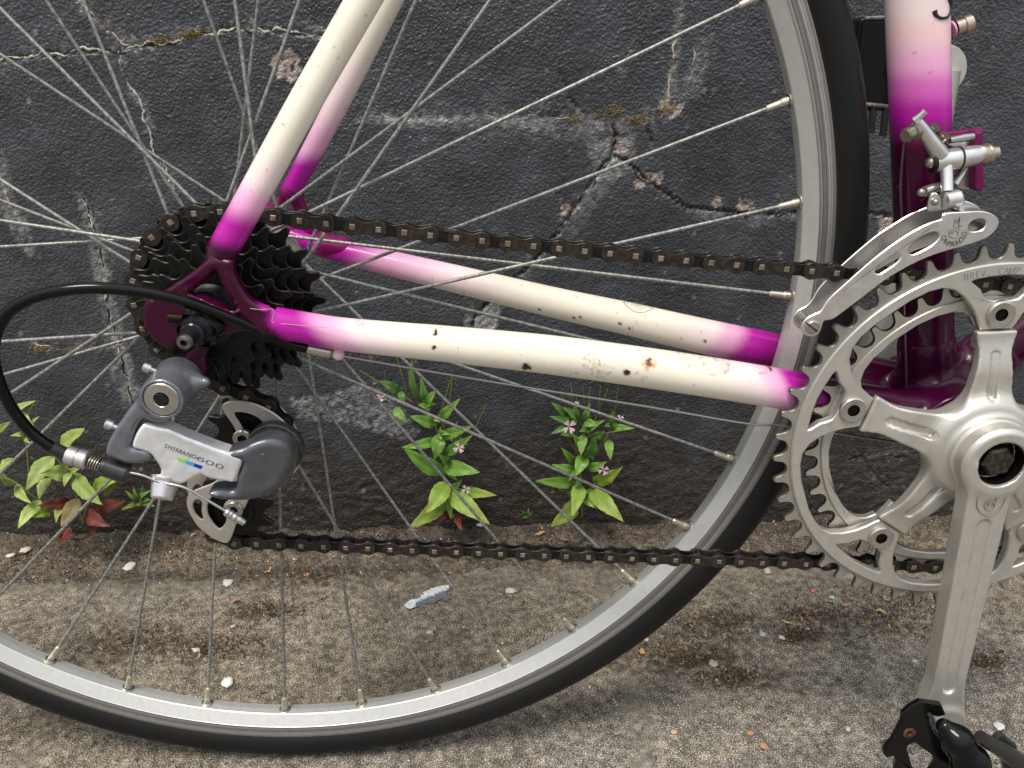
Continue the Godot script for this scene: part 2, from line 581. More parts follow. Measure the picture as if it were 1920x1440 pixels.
func build_ground() -> void:
	var n := gn
	n.seed = 31
	n.frequency = 0.016
	n.fractal_octaves = 3
	var n2 := gn2
	n2.seed = 32
	n2.frequency = 0.08
	n2.fractal_octaves = 3
	var xs := axis_list(-430.0, 800.0, 2.2, [-40000, -12000, -4000, -1800, -900, -600], [1000, 1500, 2500, 5000, 14000, 40000])
	var zs := axis_list(-300.0, 60.0, 2.2, [-330.0], [90.0, 160, 300, 600, 1200, 3000, 9000, 40000])
	var b := Buf.new()
	b.lift = 0.0
	var nx := xs.size()
	# darker moss and litter stains, one ellipse each: x, z, radius x, radius z, strength
	var stains := [269.4,-97.9,60,18,318.7,-126.4,34,14,296.3,-81.2,30,14,265.1,-76.1,26,12,457.6,-121.5,42,16,320.4,-59.3,30,10,-99.4,-107.4,40,16,-169.3,-119.6,55,16,-179,-100.7,40,14,-50,-204.1,50,14,-67.3,-154.2,30,10,-196,-38.3,26,9,-202.7,-20.8,30,9,97.8,-113.6,26,10,19.9,-201.6,60,12,387.9,-106.9,22,9,358.1,-46.6,26,8,518.7,-58.4,22,10,282.9,-217.7,50,10]
	var pales := [267,9.4,40,9,284.8,13.2,26,7,80.9,-34.2,60,10,106.3,15.5,50,8,382.3,-24,60,14,330.9,-25.8,40,10,139.4,-205.7,30,6,-189.1,-169.6,40,10]
	for z in zs:
		for x in xs:
			var near := x > -480.0 and x < 850.0 and z < 70.0
			var h := ground_h(x, z, n, n2) if near else 0.0
			var t := n.get_noise_2d(x * 0.5 + 40.0, z * 0.5 + 800.0)
			var f := n2.get_noise_2d(x * 1.2, z * 1.2)
			var c := Color(1.0, 0.97, 0.93).lerp(Color(0.80, 0.80, 0.82), clampf(0.45 + 0.28 * t, 0, 1))
			c = c.lerp(Color(0.96, 0.87, 0.74), clampf(0.25 * f + 0.25, 0, 0.5))
			if near:
				var edge := -212.0 + 14.0 * n.get_noise_2d(x * 0.6, 7.0) - 10.0 * smoothstep(150.0, 500.0, x)
				var soil := smoothstep(edge + 16.0, edge - 14.0, z + 8.0 * f)
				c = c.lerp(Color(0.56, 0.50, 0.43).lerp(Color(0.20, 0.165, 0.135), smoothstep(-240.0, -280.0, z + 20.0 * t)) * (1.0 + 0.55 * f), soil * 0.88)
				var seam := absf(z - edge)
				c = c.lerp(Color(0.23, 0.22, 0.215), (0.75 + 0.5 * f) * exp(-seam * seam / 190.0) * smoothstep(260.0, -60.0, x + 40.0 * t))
				for k in range(0, stains.size(), 4):
					var dx: float = (x - stains[k]) / stains[k + 2]
					var dz: float = (z - stains[k + 1]) / stains[k + 3]
					var q := dx * dx + dz * dz
					if q < 2.2: c = c.lerp(Color(0.30, 0.24, 0.17), clampf((0.85 - q * 0.7 + f * 2.2) * 0.9, 0, 0.5))
				for k in range(0, pales.size(), 4):
					var dx: float = (x - pales[k]) / pales[k + 2]
					var dz: float = (z - pales[k + 1]) / pales[k + 3]
					var q := dx * dx + dz * dz
					if q < 2.0: c = c.lerp(Color(1.7, 1.65, 1.55), clampf((0.7 - q * 0.5 + f * 1.6), 0, 0.5))
			c = c.lerp(Color(0.97, 1.0, 1.10) * c.get_luminance(), 0.75 * smoothstep(-60.0, 20.0, z + 0.22 * (x - 150.0)))
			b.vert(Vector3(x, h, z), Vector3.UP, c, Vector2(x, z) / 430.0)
	finish_grid(b, nx, zs.size())
	for z in zs.size() - 1:
		for x in nx - 1: b.quad(z * nx + x, z * nx + x + 1, (z + 1) * nx + x + 1, (z + 1) * nx + x)
	var m := mat(0.0, 0.9)
	m.albedo_texture = asphalt_tex()
	with_bump(m, gray_tex(34, 0.055, 1024, 5), 0.10)
	var o := part("ground", b, m, self)
	o.position.y = 0.0
	tag(o, "worn grey brown pavement with a strip of dark soil along the wall", "ground", "", "structure")

func finish_grid(b: Buf, nx: int, ny: int) -> void:   # normals of a height grid
	for y in ny:
		for x in nx:
			var k := y * nx + x
			var dx := b.v[y * nx + mini(x + 1, nx - 1)] - b.v[y * nx + maxi(x - 1, 0)]
			var dy := b.v[mini(y + 1, ny - 1) * nx + x] - b.v[maxi(y - 1, 0) * nx + x]
			var g := dy.cross(dx).normalized()
			b.n[k] = g if g.dot(b.n[k]) > 0 else -g

func asphalt_tex() -> ImageTexture:
	var s := 2048
	var a := noise_image(41, 0.006, s, 5).get_data()
	var c := noise_image(42, 0.022, s, 4).get_data()
	var d := noise_image(43, 0.16, s, 2).get_data()
	var e := noise_image(44, 0.10, s, 1).get_data()
	var w := noise_image(45, 0.21, s, 1).get_data()
	var y := noise_image(46, 0.055, s, 1).get_data()
	var o := PackedByteArray()
	o.resize(s * s * 3)
	for k in s * s:
		var v := 0.448 + (c[k] - 128) * 0.0013 + (d[k] - 128) * 0.0028 + (a[k] - 128) * 0.0007
		var r := v * 1.035
		var g := v * 0.985
		var bl := v * 0.895
		if d[k] > 198:   # pale grit
			var t := (d[k] - 198) * 0.014
			r += t
			g += t * 0.95
			bl += t * 0.85
		if e[k] > 204:   # reddish brown crumbs
			r = r * 0.80
			g *= 0.70
			bl *= 0.60
		if w[k] > 221:
			r = lerpf(r, 0.80, 0.75)
			g = lerpf(g, 0.77, 0.75)
			bl = lerpf(bl, 0.70, 0.75)
		elif w[k] < 36:
			r *= 0.42
			g *= 0.42
			bl *= 0.42
		if y[k] > 232:
			r = lerpf(r, 0.66, 0.6)
			g = lerpf(g, 0.62, 0.6)
			bl = lerpf(bl, 0.55, 0.6)
		elif e[k] < 46:
			r *= 0.5
			g *= 0.5
			bl *= 0.52
		o[k * 3] = int(clampf(r, 0, 1) * 255)
		o[k * 3 + 1] = int(clampf(g, 0, 1) * 255)
		o[k * 3 + 2] = int(clampf(bl, 0, 1) * 255)
	var im := Image.create_from_data(s, s, false, Image.FORMAT_RGB8, o)
	return ImageTexture.create_from_image(im)

# ---------- wall
var wx0 := -410.0
var wy0 := -346.0
var wst := 1.7
var wnx := 670
var wny := 318
var w_h := PackedFloat32Array()
var w_pale := PackedFloat32Array()
var w_moss := PackedFloat32Array()
var w_chip := PackedFloat32Array()
var w_dark := PackedFloat32Array()
var w_z := PackedFloat32Array()
func stamp(a: PackedFloat32Array, x: float, y: float, r: float, v: float) -> void:
	var g := (Vector2(x, y) - Vector2(wx0, wy0)) / wst
	var k := int(ceil(r / wst))
	for j in range(maxi(int(g.y) - k, 0), mini(int(g.y) + k + 2, wny)):
		for i in range(maxi(int(g.x) - k, 0), mini(int(g.x) + k + 2, wnx)):
			var q := Vector2(i, j).distance_to(g) * wst / r
			if q < 1.0: a[j * wnx + i] += v * (1.0 - q * q)
func crack(p: PackedVector2Array, rng: RandomNumberGenerator, width: float, deep: float, pale: float, moss: float, dark: float) -> void:
	var pn := FastNoiseLite.new()
	pn.seed = rng.randi() % 9999
	pn.frequency = 0.035
	var run := 0.0
	for k in p.size() - 1:
		var len := p[k].distance_to(p[k + 1])
		var steps := maxi(1, int(len / 1.2))
		for s in steps:
			var q := p[k].lerp(p[k + 1], float(s) / steps)
			q += Vector2(rng.randf_range(-1, 1), rng.randf_range(-1, 1)) * 1.3
			var w := rng.randf()
			run += 1.2
			var patch := clampf(0.75 + 2.6 * pn.get_noise_1d(run), 0.0, 2.2)
			if deep != 0.0: stamp(w_h, q.x, q.y, width * (0.7 + 0.6 * w), -deep * 0.45)
			if dark > 0.0 and rng.randf() < 0.8: stamp(w_dark, q.x, q.y, maxf(1.75, width * 0.6), dark * 1.1)
			var off := Vector2(rng.randfn(0, 1), rng.randfn(0, 1)) * width * 2.2
			if pale > 0.0:
				stamp(w_pale, q.x + off.x, q.y + off.y, rng.randf_range(1.8, 4.5), pale * 0.22 * patch)
				stamp(w_pale, q.x, q.y + width * 0.5, width * 1.0, pale * 0.42 * patch)
				stamp(w_h, q.x + off.x * 0.4, q.y + off.y * 0.4, 3.0, 0.10)
			if moss > 0.0 and rng.randf() < 0.5: stamp(w_moss, q.x + off.x * 0.4, q.y + off.y * 0.4, rng.randf_range(1.5, 3.0), moss * 0.5)
func blotch(p: PackedVector2Array, a: PackedFloat32Array, v: float, dh: float, rng: RandomNumberGenerator, fill := 1.0) -> void:
	var lo := Vector2(1e9, 1e9)
	var hi := -lo
	for q in p:
		lo = lo.min(q)
		hi = hi.max(q)
	var y := lo.y
	while y < hi.y:
		var x := lo.x
		while x < hi.x:
			var q := Vector2(x + rng.randf_range(-1.5, 1.5), y + rng.randf_range(-1.5, 1.5))
			if Geometry2D.is_point_in_polygon(q, p) and rng.randf() < fill:
				stamp(a, q.x, q.y, rng.randf_range(2.0, 3.4), v)
				if dh != 0.0: stamp(w_h, q.x, q.y, 2.6, dh * 0.4)
			x += 1.8
		y += 1.8

func build_wall() -> void:
	for a in [w_h, w_pale, w_moss, w_chip, w_dark]:
		a.resize(wnx * wny)
		a.fill(0.0)
	var rng := RandomNumberGenerator.new()
	rng.seed = 77
	var ca := p2([-284,107.1,-258.1,108.9,-223.4,112.7,-193.2,115.7,-161.3,115.9,-152.4,118.3,-133,120.1,-115.6,123.2,-108.6,126.7,-85,129,-67.6,132.8,-50.9,130.8,-17.3,127.8,16.5,123.7])
	var cb := p2([-189.8,162,-185.9,150.7,-177.5,141,-166.9,131.3,-159.7,124.6,-154.5,118.3])
	var cc := p2([-162.7,115.6,-162.3,99.5,-156.7,83.1,-150.3,70.6,-150.1,51.6,-147.8,34.3,-141.1,21.1,-135.8,-1.4])
	var cd := p2([33.6,64.6,82.3,61.7,127,64.8,153.7,59.5,194.1,62.6,234.7,57.1,273.2,56])
	var ce := p2([239.4,55,242.1,44.1,240.4,30,227.2,15.4,213.9,-5,202.6,-23.4,188.8,-42.2,172.3,-61.4,148.1,-85.8,118.5,-110.7,111.9,-136.6])
	var cf := p2([240.4,30,254.5,24.1,269.1,9.6,288.5,-2,305.9,-14.2,337,-18.8,370.5,-21.5,437,-20.3,504.8,-24.4])
	var cg := p2([281.4,69.6,285.2,86.4,286.4,107,287.6,127.1,289.9,154.5])
	var ch := p2([294.6,73.8,300,90.5,304.4,102.8,305.3,123.1])
	var ci := p2([-216.3,-0.6,-214.1,-18.9,-211,-37.6,-211.1,-61.4,-212.6,-81,-213.7,-111,-211.4,-136.9,-209,-163.4,-210.1,-196.1])
	var cj := p2([-281.5,31.1,-280.1,0.1,-274.4,-13.7,-268.5,-27.6,-270.3,-51.1])
	var ck := p2([-289.9,-130.4,-260.3,-138.7,-230.9,-137.6,-201.2,-134.4])
	crack(ca, rng, 1.9, 2.2, 0.75, 0.25, 0.5)
	crack(cb, rng, 1.7, 1.8, 0.8, 0.4, 0.4)
	crack(cc, rng, 1.6, 1.4, 0.7, 0.0, 0.1)
	crack(cd, rng, 3.2, 0.8, 0.7, 0.12, 0.0)
	crack(ce, rng, 2.6, 3.4, 0.7, 0.1, 0.9)
	crack(cf, rng, 1.9, 3.4, 0.3, 0.0, 1.0)
	crack(cg, rng, 2.2, 0.6, 0.5, 0.5, 0.0)
	crack(ch, rng, 1.6, 1.0, 0.55, 0.1, 0.2)
	crack(ci, rng, 3.4, 1.6, 0.85, 0.35, 0.25)
	crack(cj, rng, 2.4, 1.2, 0.6, 0.4, 0.2)
	crack(ck, rng, 2.2, 1.0, 0.4, 0.6, 0.2)
	crack(p2([267.5,148.8,264.3,131.2,249.9,115.3,244.5,90.8]), rng, 1.4, 0.6, 0.3, 0.1, 0.5)
	crack(p2([194.4,95.3,200.5,78.6,209.7,68]), rng, 2.2, 1.8, 0.0, 0.0, 0.9)
	crack(p2([268.8,54.7,274.4,37.2]), rng, 3.2, 1.4, 0.0, 0.0, 1.0)
	crack(p2([489.7,-267.5,521.3,-262.1,538.4,-267.2,559.3,-262.8]), rng, 1.6, 2.4, 0.35, 0.0, 0.9)
	crack(p2([502.8,-264.7,520,-286.4,533.1,-299,554.6,-296.4]), rng, 1.6, 2.4, 0.3, 0.0, 0.9)
	# bare render where the paint has flaked
	for q in [p2([-39.4,112.9,-24.9,116,-18.4,108.8,-18.2,94.6,-29.7,92.6,-41.2,97.6]), p2([269.8,15,285,16.2,283.3,5.8,271.6,7.3]), p2([259.8,10.6,271.6,7.3,267.2,2.8,261,4.6]), p2([328.8,-7.1,336.7,-5.3,337.6,-15.5,330.9,-14.5]), p2([352.7,-10.1,364.2,-7.4,366.3,-18.2,355,-18.5]), p2([195.4,-13.1,211.7,-10.5,207.3,-19.7,200.3,-22.5]), p2([278.9,73,294.5,74.6,296.7,63.1,282,60.2]), p2([478.3,-24.1,494.7,-21.9,498.1,-41,483.6,-40.8]), p2([239.9,43.2,247.9,46.2,251.6,35.2,244.1,30.9])]:
		blotch(q, w_chip, 0.5, -0.7, rng)
	blotch(p2([109.6,-111.6,126,-104.7,140.7,-100.8,138,-122.4,125.5,-130.5,109.3,-126.1]), w_pale, 0.55, -1.0, rng)
	blotch(p2([-60.9,-190.5,-20.3,-188.4,11.1,-175.2,30.4,-186.6,49.6,-206.4,63.9,-229.5,47.9,-237.9,-12.6,-216.6,-53.2,-213]), w_pale, 0.34, -0.5, rng, 0.55)
	blotch(p2([-225.1,-157.8,-205.1,-142.2,-197.6,-174.4,-206.6,-196.2,-218,-185]), w_pale, 0.28, 0.0, rng, 0.5)
	blotch(p2([37.7,59.5,64.9,69.1,95.8,65.9,99.9,56,68.5,53.3]), w_pale, 0.2, 0.0, rng, 0.6)
	blotch(p2([153.7,57.8,239.4,52.8,217.2,39.9,171.7,48.1]), w_pale, 0.14, 0.0, rng, 0.6)
	blotch(p2([217.2,39.9,257.8,48.3,259.4,17.3,227.5,6.3]), w_pale, 0.22, 0.2, rng, 0.6)
	blotch(p2([-220.8,4,-212.3,-9.7,-205.5,-33,-204.1,-61.5,-204.6,-106.1,-200.6,-158.2,-208.5,-174.2,-217.6,-131.5,-218.7,-80.9,-217.9,-37.5]), w_pale, 0.22, 0.0, rng, 0.5)
	blotch(p2([-283.8,39.8,-273.6,31,-272.2,-4.6,-265,-32.3,-267.7,-55.9,-277.5,-46.3,-285.7,-13.5,-291.4,9.1]), w_pale, 0.22, 0.0, rng, 0.5)
	blotch(p2([292.5,71.7,299.4,98.8,310.6,123,319,127,314.9,98.7,306.2,69.4]), w_pale, 0.13, 0.0, rng, 0.5)
	blotch(p2([281.1,73.9,284.3,111.1,284.6,150.7,293.2,150.6,292.1,107,291.4,73.8]), w_pale, 0.16, 0.0, rng, 0.5)
	blotch(p2([19.9,59.6,38.3,69.3,64.6,64.8,171.7,61.1,253,52.7,253.3,48.4,171.7,53.3,82,54.9]), w_pale, 0.15, 0.0, rng, 0.5)
	blotch(p2([227.3,13.1,247.5,26.4,254.6,21.9,232.6,-5.2,210.1,-37.7,196,-47.1]), w_pale, 0.15, 0.0, rng, 0.5)
	blotch(p2([308.5,-17.5,370.9,-25.3,437.9,-26,371.7,-32.4,313.8,-24.6]), w_pale, 0.10, 0.0, rng, 0.5)
	for q in 260:   # little scattered scuffs of paint, most of them low down
		var x := rng.randf_range(wx0, wx0 + wnx * wst)
		var y := wy0 + pow(rng.randf(), 1.5) * 480.0
		stamp(w_pale, x, y, rng.randf_range(1.6, 3.0), rng.randf_range(0.3, 0.9))
	var n := FastNoiseLite.new()
	n.seed = 51
	n.frequency = 0.03
	n.fractal_octaves = 4
	var n2 := FastNoiseLite.new()
	n2.seed = 52
	n2.frequency = 0.16
	n2.fractal_octaves = 2
	# vertex grid of the part in sight
	var vp := PackedVector3Array()
	var vc := PackedColorArray()
	for j in wny:
		for i in wnx:
			var k := j * wnx + i
			var x := wx0 + i * wst
			var y := wy0 + j * wst
			var f := n2.get_noise_2d(x, y)
			var l := n.get_noise_2d(x * 0.4, y * 0.4)
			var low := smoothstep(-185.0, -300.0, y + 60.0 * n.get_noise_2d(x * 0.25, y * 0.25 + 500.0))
			var z := WZ + w_h[k] + 1.3 * l + 0.45 * f
			z += 5.0 * smoothstep(-240.0, -335.0, y) + low * 1.4 * n.get_noise_2d(x * 1.5, y * 3.0 + 99.0)
			vp.append(Vector3(x, y, z))
			w_z.append(z)
			var c := Color(0.058, 0.062, 0.071).lerp(Color(0.038, 0.040, 0.045), clampf(0.5 + l, 0, 1))
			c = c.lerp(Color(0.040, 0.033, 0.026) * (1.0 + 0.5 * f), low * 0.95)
			var pale := clampf(w_pale[k] * (0.75 + 0.9 * f), 0, 0.9)
			c = c.lerp(Color(0.34, 0.34, 0.335), pale * 0.8)
			c = c.lerp(Color(0.38, 0.31, 0.27) * (1.0 + 0.5 * f), clampf((minf(w_chip[k], 0.9) - 0.45 + f * 1.2) * 3.0, 0, 0.92) if w_chip[k] > 0.05 else 0.0)
			c = c.lerp(Color(0.30, 0.22, 0.10) * (1.0 + 0.6 * f), clampf(w_moss[k], 0, 0.85))
			c = c.lerp(Color(0.012, 0.011, 0.010), clampf(w_dark[k] * 0.9 - 0.3, 0, 0.92))
			vc.append(c)
	# stones under the paint, split along the cracks
	var big := 900.0
	var above := ca.duplicate()
	above.insert(0, Vector2(-big, ca[0].y))
	var stone_of := PackedByteArray()
	stone_of.resize(wnx * wny)
	for j in wny:
		for i in wnx:
			var x := wx0 + i * wst
			var y := wy0 + j * wst
			var s := 0
			if x < line_x(cc, y) and y < line_y(ca, x) and y > ck[0].y: s = 0 if x < line_x(ci, y) else 1
			elif x < ca[13].x and y >= line_y(ca, x): s = 2 if x < line_x(cb, y) else 3
			elif y <= ck[0].y and x < line_x(ci, y): s = 4
			elif y >= line_y(cd, x) and x < line_x(cg, y): s = 3 if x < ca[13].x + 40.0 else 5
			elif y >= line_y(cf, x) and x >= ce[0].x: s = 6
			elif x < line_x(ce, y): s = 7
			else: s = 8
			stone_of[j * wnx + i] = s
	var wall := group_of("wall", self)
	wall.position = Vector3(0, 0, WZ * 0.001)
	tag(wall, "dark charcoal painted rough wall with pale cracks and flaked patches behind the bicycle", "wall")
	var m := mat(0.0, 0.38)
	m.uv1_triplanar = true
	m.uv1_world_triplanar = true
	m.uv1_scale = Vector3.ONE * 2.6
	m.albedo_texture = grain(61, 0.012, 1024, Color(0.86, 0.86, 0.87), Color(1, 1, 1), 0.03, Color(0.6, 0.6, 0.6))
	with_bump(m, gray_tex(62, 0.115, 1024, 3), 0.105)
	var nrm := PackedVector3Array()
	nrm.resize(wnx * wny)
	for j in wny:
		for i in wnx:
			var dx := vp[j * wnx + mini(i + 1, wnx - 1)] - vp[j * wnx + maxi(i - 1, 0)]
			var dy := vp[mini(j + 1, wny - 1) * wnx + i] - vp[maxi(j - 1, 0) * wnx + i]
			nrm[j * wnx + i] = dx.cross(dy).normalized()
	for s in 9:
		var b := Buf.new()
		b.t = Transform3D(Basis(), Vector3(0, 0, -WZ))
		var id := PackedInt32Array()
		id.resize(wnx * wny)
		id.fill(-1)
		for j in wny - 1:
			for i in wnx - 1:
				var k := j * wnx + i
				if stone_of[k] != s: continue
				for q in [k, k + 1, k + wnx, k + wnx + 1]:
					if id[q] < 0: id[q] = b.vert(vp[q], nrm[q], vc[q])
				b.quad(id[k], id[k + 1], id[k + wnx + 1], id[k + wnx])
		if b.v.size() > 0: part("stone", b, m, wall)
	# the rest of the wall, out of the picture
	var r := Buf.new()
	r.t = Transform3D(Basis(), Vector3(0, 0, -WZ))
	r.col = Color(0.03, 0.032, 0.037)
	var x1 := wx0 + (wnx - 1) * wst
	var y1 := wy0 + (wny - 1) * wst
	for q in [[-6000.0, wx0 + 1.0, wy0, 2200.0], [x1 - 1.0, 6000.0, wy0, 2200.0], [wx0 + 1.0, x1 - 1.0, y1 - 1.0, 2200.0]]:
		box(r, Vector3(q[0], q[2], WZ - 200.0), Vector3(q[1], q[3], WZ - 1.5))
	box(r, Vector3(-6000, wy0, WZ - 210.0), Vector3(6000, 2200, WZ - 30.0))
	part("wall_body", r, m, wall)
	lips(wall, m, rng, [[ca, 1.15, 0.75], [cb, 1.1, 0.8], [cc, 0.95, 0.75], [cd, 0.7, 0.3], [ce, 0.75, 0.4], [cf, 0.5, 0.25], [cg, 0.8, 0.5], [ch, 0.6, 0.5], [ci, 0.9, 0.6], [cj, 0.7, 0.4], [ck, 0.6, 0.35]], [ca, ce, cf, ci])
	# moss tufts in the joints
	var tufts := [-99.9,128.2,-105.7,126.7,205.3,60.8,234.5,63.6,238.8,67.8,255,59.6,261.7,60.4,-128.5,122.1,283.8,67.5,-282,-138.4,-245.8,-138.9]
	for k in range(0, tufts.size(), 2):
		var t := Buf.new()
		t.t = Transform3D(Basis(), Vector3(0, 0, -WZ))
		for s in 120:
			var o := Vector3(tufts[k] + rng.randfn(0, 4.5), tufts[k + 1] + rng.randfn(0, 1.6), WZ + rng.randf_range(-1, 1.5))
			var d := Vector3(rng.randfn(0, 1), rng.randf_range(-0.3, 1.4), rng.randf_range(0.4, 1.6)) * 1.7
			t.col = Color(0.20, 0.15, 0.055).lerp(Color(0.34, 0.27, 0.11), rng.randf())
			var w := d.cross(Vector3(rng.randf(), rng.randf(), rng.randf())).normalized() * 0.35
			var nn := d.cross(w).normalized()
			t.tri(t.vert(o - w, nn), t.vert(o + w, nn), t.vert(o + d, nn))
		tag(part("moss_tuft", t, M.matte, wall), "", "", "", "stuff")

func lips(wall: Node3D, m: Material, rng: RandomNumberGenerator, rows: Array, splits: Array) -> void:
	var n := FastNoiseLite.new()
	n.seed = 71
	n.frequency = 0.05
	n.fractal_octaves = 4
	for row in rows:
		var b := Buf.new()
		b.t = Transform3D(Basis(), Vector3(0, 0, -WZ))
		var p: PackedVector2Array = row[0]
		var run := rng.randf() * 500.0
		var line := PackedVector3Array()
		var rad := []
		for k in p.size() - 1:
			var steps := maxi(1, int(p[k].distance_to(p[k + 1]) / 1.1))
			for s in steps:
				var q := p[k].lerp(p[k + 1], float(s) / steps)
				run += 1.1
				q += Vector2(n.get_noise_2d(run, 3.0), n.get_noise_2d(run, 90.0)) * 5.0
				var a: float = n.get_noise_2d(run * 0.6, 200.0) + row[2] - 0.35
				var thick: float = clampf(a * 2.2, 0.0, 1.0) * row[1] * (0.75 + 0.5 * rng.randf())
				if thick < 0.12:
					if line.size() > 2: ribbon(b, line, rad, rng)
					line.clear()
					rad = []
					continue
				line.append(Vector3(q.x, q.y, wall_z(q) + 0.1))
				rad.append(thick)
		if line.size() > 2: ribbon(b, line, rad, rng)
		if b.v.size() > 0: tag(part("broken_paint_edge", b, M.matte, wall), "", "", "", "stuff")
	for sp in splits:   # open black gaps
		var b := Buf.new()
		b.t = Transform3D(Basis(), Vector3(0, 0, -WZ))
		b.col = Color(0.008, 0.008, 0.008)
		var p: PackedVector2Array = sp
		var run := rng.randf() * 500.0
		var line := PackedVector3Array()
		var rad := []
		for k in p.size() - 1:
			var steps := maxi(1, int(p[k].distance_to(p[k + 1]) / 1.3))
			for s in steps:
				var q := p[k].lerp(p[k + 1], float(s) / steps) + Vector2(0.4, -1.3)
				run += 1.3
				q += Vector2(n.get_noise_2d(run, 33.0), n.get_noise_2d(run, 190.0)) * 4.0
				var thick: float = clampf((n.get_noise_2d(run * 0.5, 400.0) + 0.22) * 2.6, 0.0, 0.85)
				if thick < 0.1:
					if line.size() > 2: tube(b, line, rad, 5)
					line.clear()
					rad = []
					continue
				line.append(Vector3(q.x, q.y, wall_z(q) - 0.1))
				rad.append(thick)
		if line.size() > 2: tube(b, line, rad, 5)
		if b.v.size() > 0: tag(part("open_crack", b, M.matte, wall), "", "", "", "stuff")
func ribbon(b: Buf, line: PackedVector3Array, rad: Array, rng: RandomNumberGenerator) -> void:
	b.col = Color(0.36, 0.35, 0.325).lerp(Color(0.46, 0.42, 0.35), rng.randf())
	tube(b, line, rad, 6)
func wall_z(q: Vector2) -> float:
	var g := (q - Vector2(wx0, wy0)) / wst
	var k := clampi(int(g.y + 0.5), 0, wny - 1) * wnx + clampi(int(g.x + 0.5), 0, wnx - 1)
	return w_z[k]

func line_y(p: PackedVector2Array, x: float) -> float:
	if x <= p[0].x: return p[0].y
	for k in range(1, p.size()):
		if x <= p[k].x: return lerpf(p[k - 1].y, p[k].y, (x - p[k - 1].x) / (p[k].x - p[k - 1].x))
	return p[p.size() - 1].y
func line_x(p: PackedVector2Array, y: float) -> float:
	var a := p[0].y > p[p.size() - 1].y
	var n := p.size()
	for k in range(1, n):
		var lo := minf(p[k - 1].y, p[k].y)
		var hi := maxf(p[k - 1].y, p[k].y)
		if y >= lo and y <= hi: return lerpf(p[k - 1].x, p[k].x, (y - p[k - 1].y) / (p[k].y - p[k - 1].y + 0.0001))
	return p[0].x if (y > p[0].y) == a else p[n - 1].x
func box(b: Buf, lo: Vector3, hi: Vector3) -> void:
	var c := (lo + hi) * 0.5
	var h := (hi - lo) * 0.5
	for ax in 3:
		for s in [-1.0, 1.0]:
			var nn := Vector3.ZERO
			nn[ax] = s
			var e1 := Vector3.ZERO
			e1[(ax + 1) % 3] = h[(ax + 1) % 3]
			var e2 := Vector3.ZERO
			e2[(ax + 2) % 3] = h[(ax + 2) % 3]
			var o := c + nn * h[ax]
			b.quad(b.vert(o - e1 - e2, nn), b.vert(o + e1 - e2, nn), b.vert(o + e1 + e2, nn), b.vert(o - e1 + e2, nn))

# ---------- bicycle: frame
const CREAM := Color(0.74, 0.69, 0.58)
const PALE := Color(0.77, 0.62, 0.62)
const PINK := Color(0.72, 0.36, 0.56)
const MAG := Color(0.40, 0.012, 0.30)
const PURP := Color(0.21, 0.008, 0.14)
const WINE := Color(0.036, 0.001, 0.016)
const DEEP := Color(0.040, 0.001, 0.021)

func wear(c: Color, q: Vector3, n: FastNoiseLite, marks: Array) -> Color:
	var f := n.get_noise_3d(q.x * 2.2, q.y * 2.2, q.z * 2.2)
	c = c * (1.0 + 0.05 * n.get_noise_3d(q.x * 0.3, q.y * 0.3, q.z * 0.3))
	if f > 0.55: c = c.lerp(Color(0.16, 0.10, 0.07), clampf((f - 0.55) * 5.0, 0, 0.5))
	for m in marks:   # [position, radius, colour]
		var dq := Vector2((q.x - m[0].x) * 0.8, q.y - m[0].y)
		if dq.length() > m[1] * 2.0: continue
		var d: float = dq.length() / m[1] + 0.75 * n.get_noise_3d(q.x * 3.5 + m[1] * 31.0, q.y * 3.5, q.z)
		if m[2].r > 0.38:   # rust: orange bloom round a dark pit
			c = c.lerp(Color(0.50, 0.22, 0.05), clampf((1.15 - d) * 1.4, 0, 0.9))
			if d < 0.42: c = Color(0.05, 0.03, 0.025)
		elif m[2].r < 0.1:
			c = c.lerp(Color(0.40, 0.30, 0.20), clampf((1.15 - d) * 5.0, 0, 0.8))
			if d < 0.82: c = m[2]
		else: c = c.lerp(m[2], clampf(sin(d * 9.0) * (1.1 - d) * 2.0, 0, 0.75))
	return c

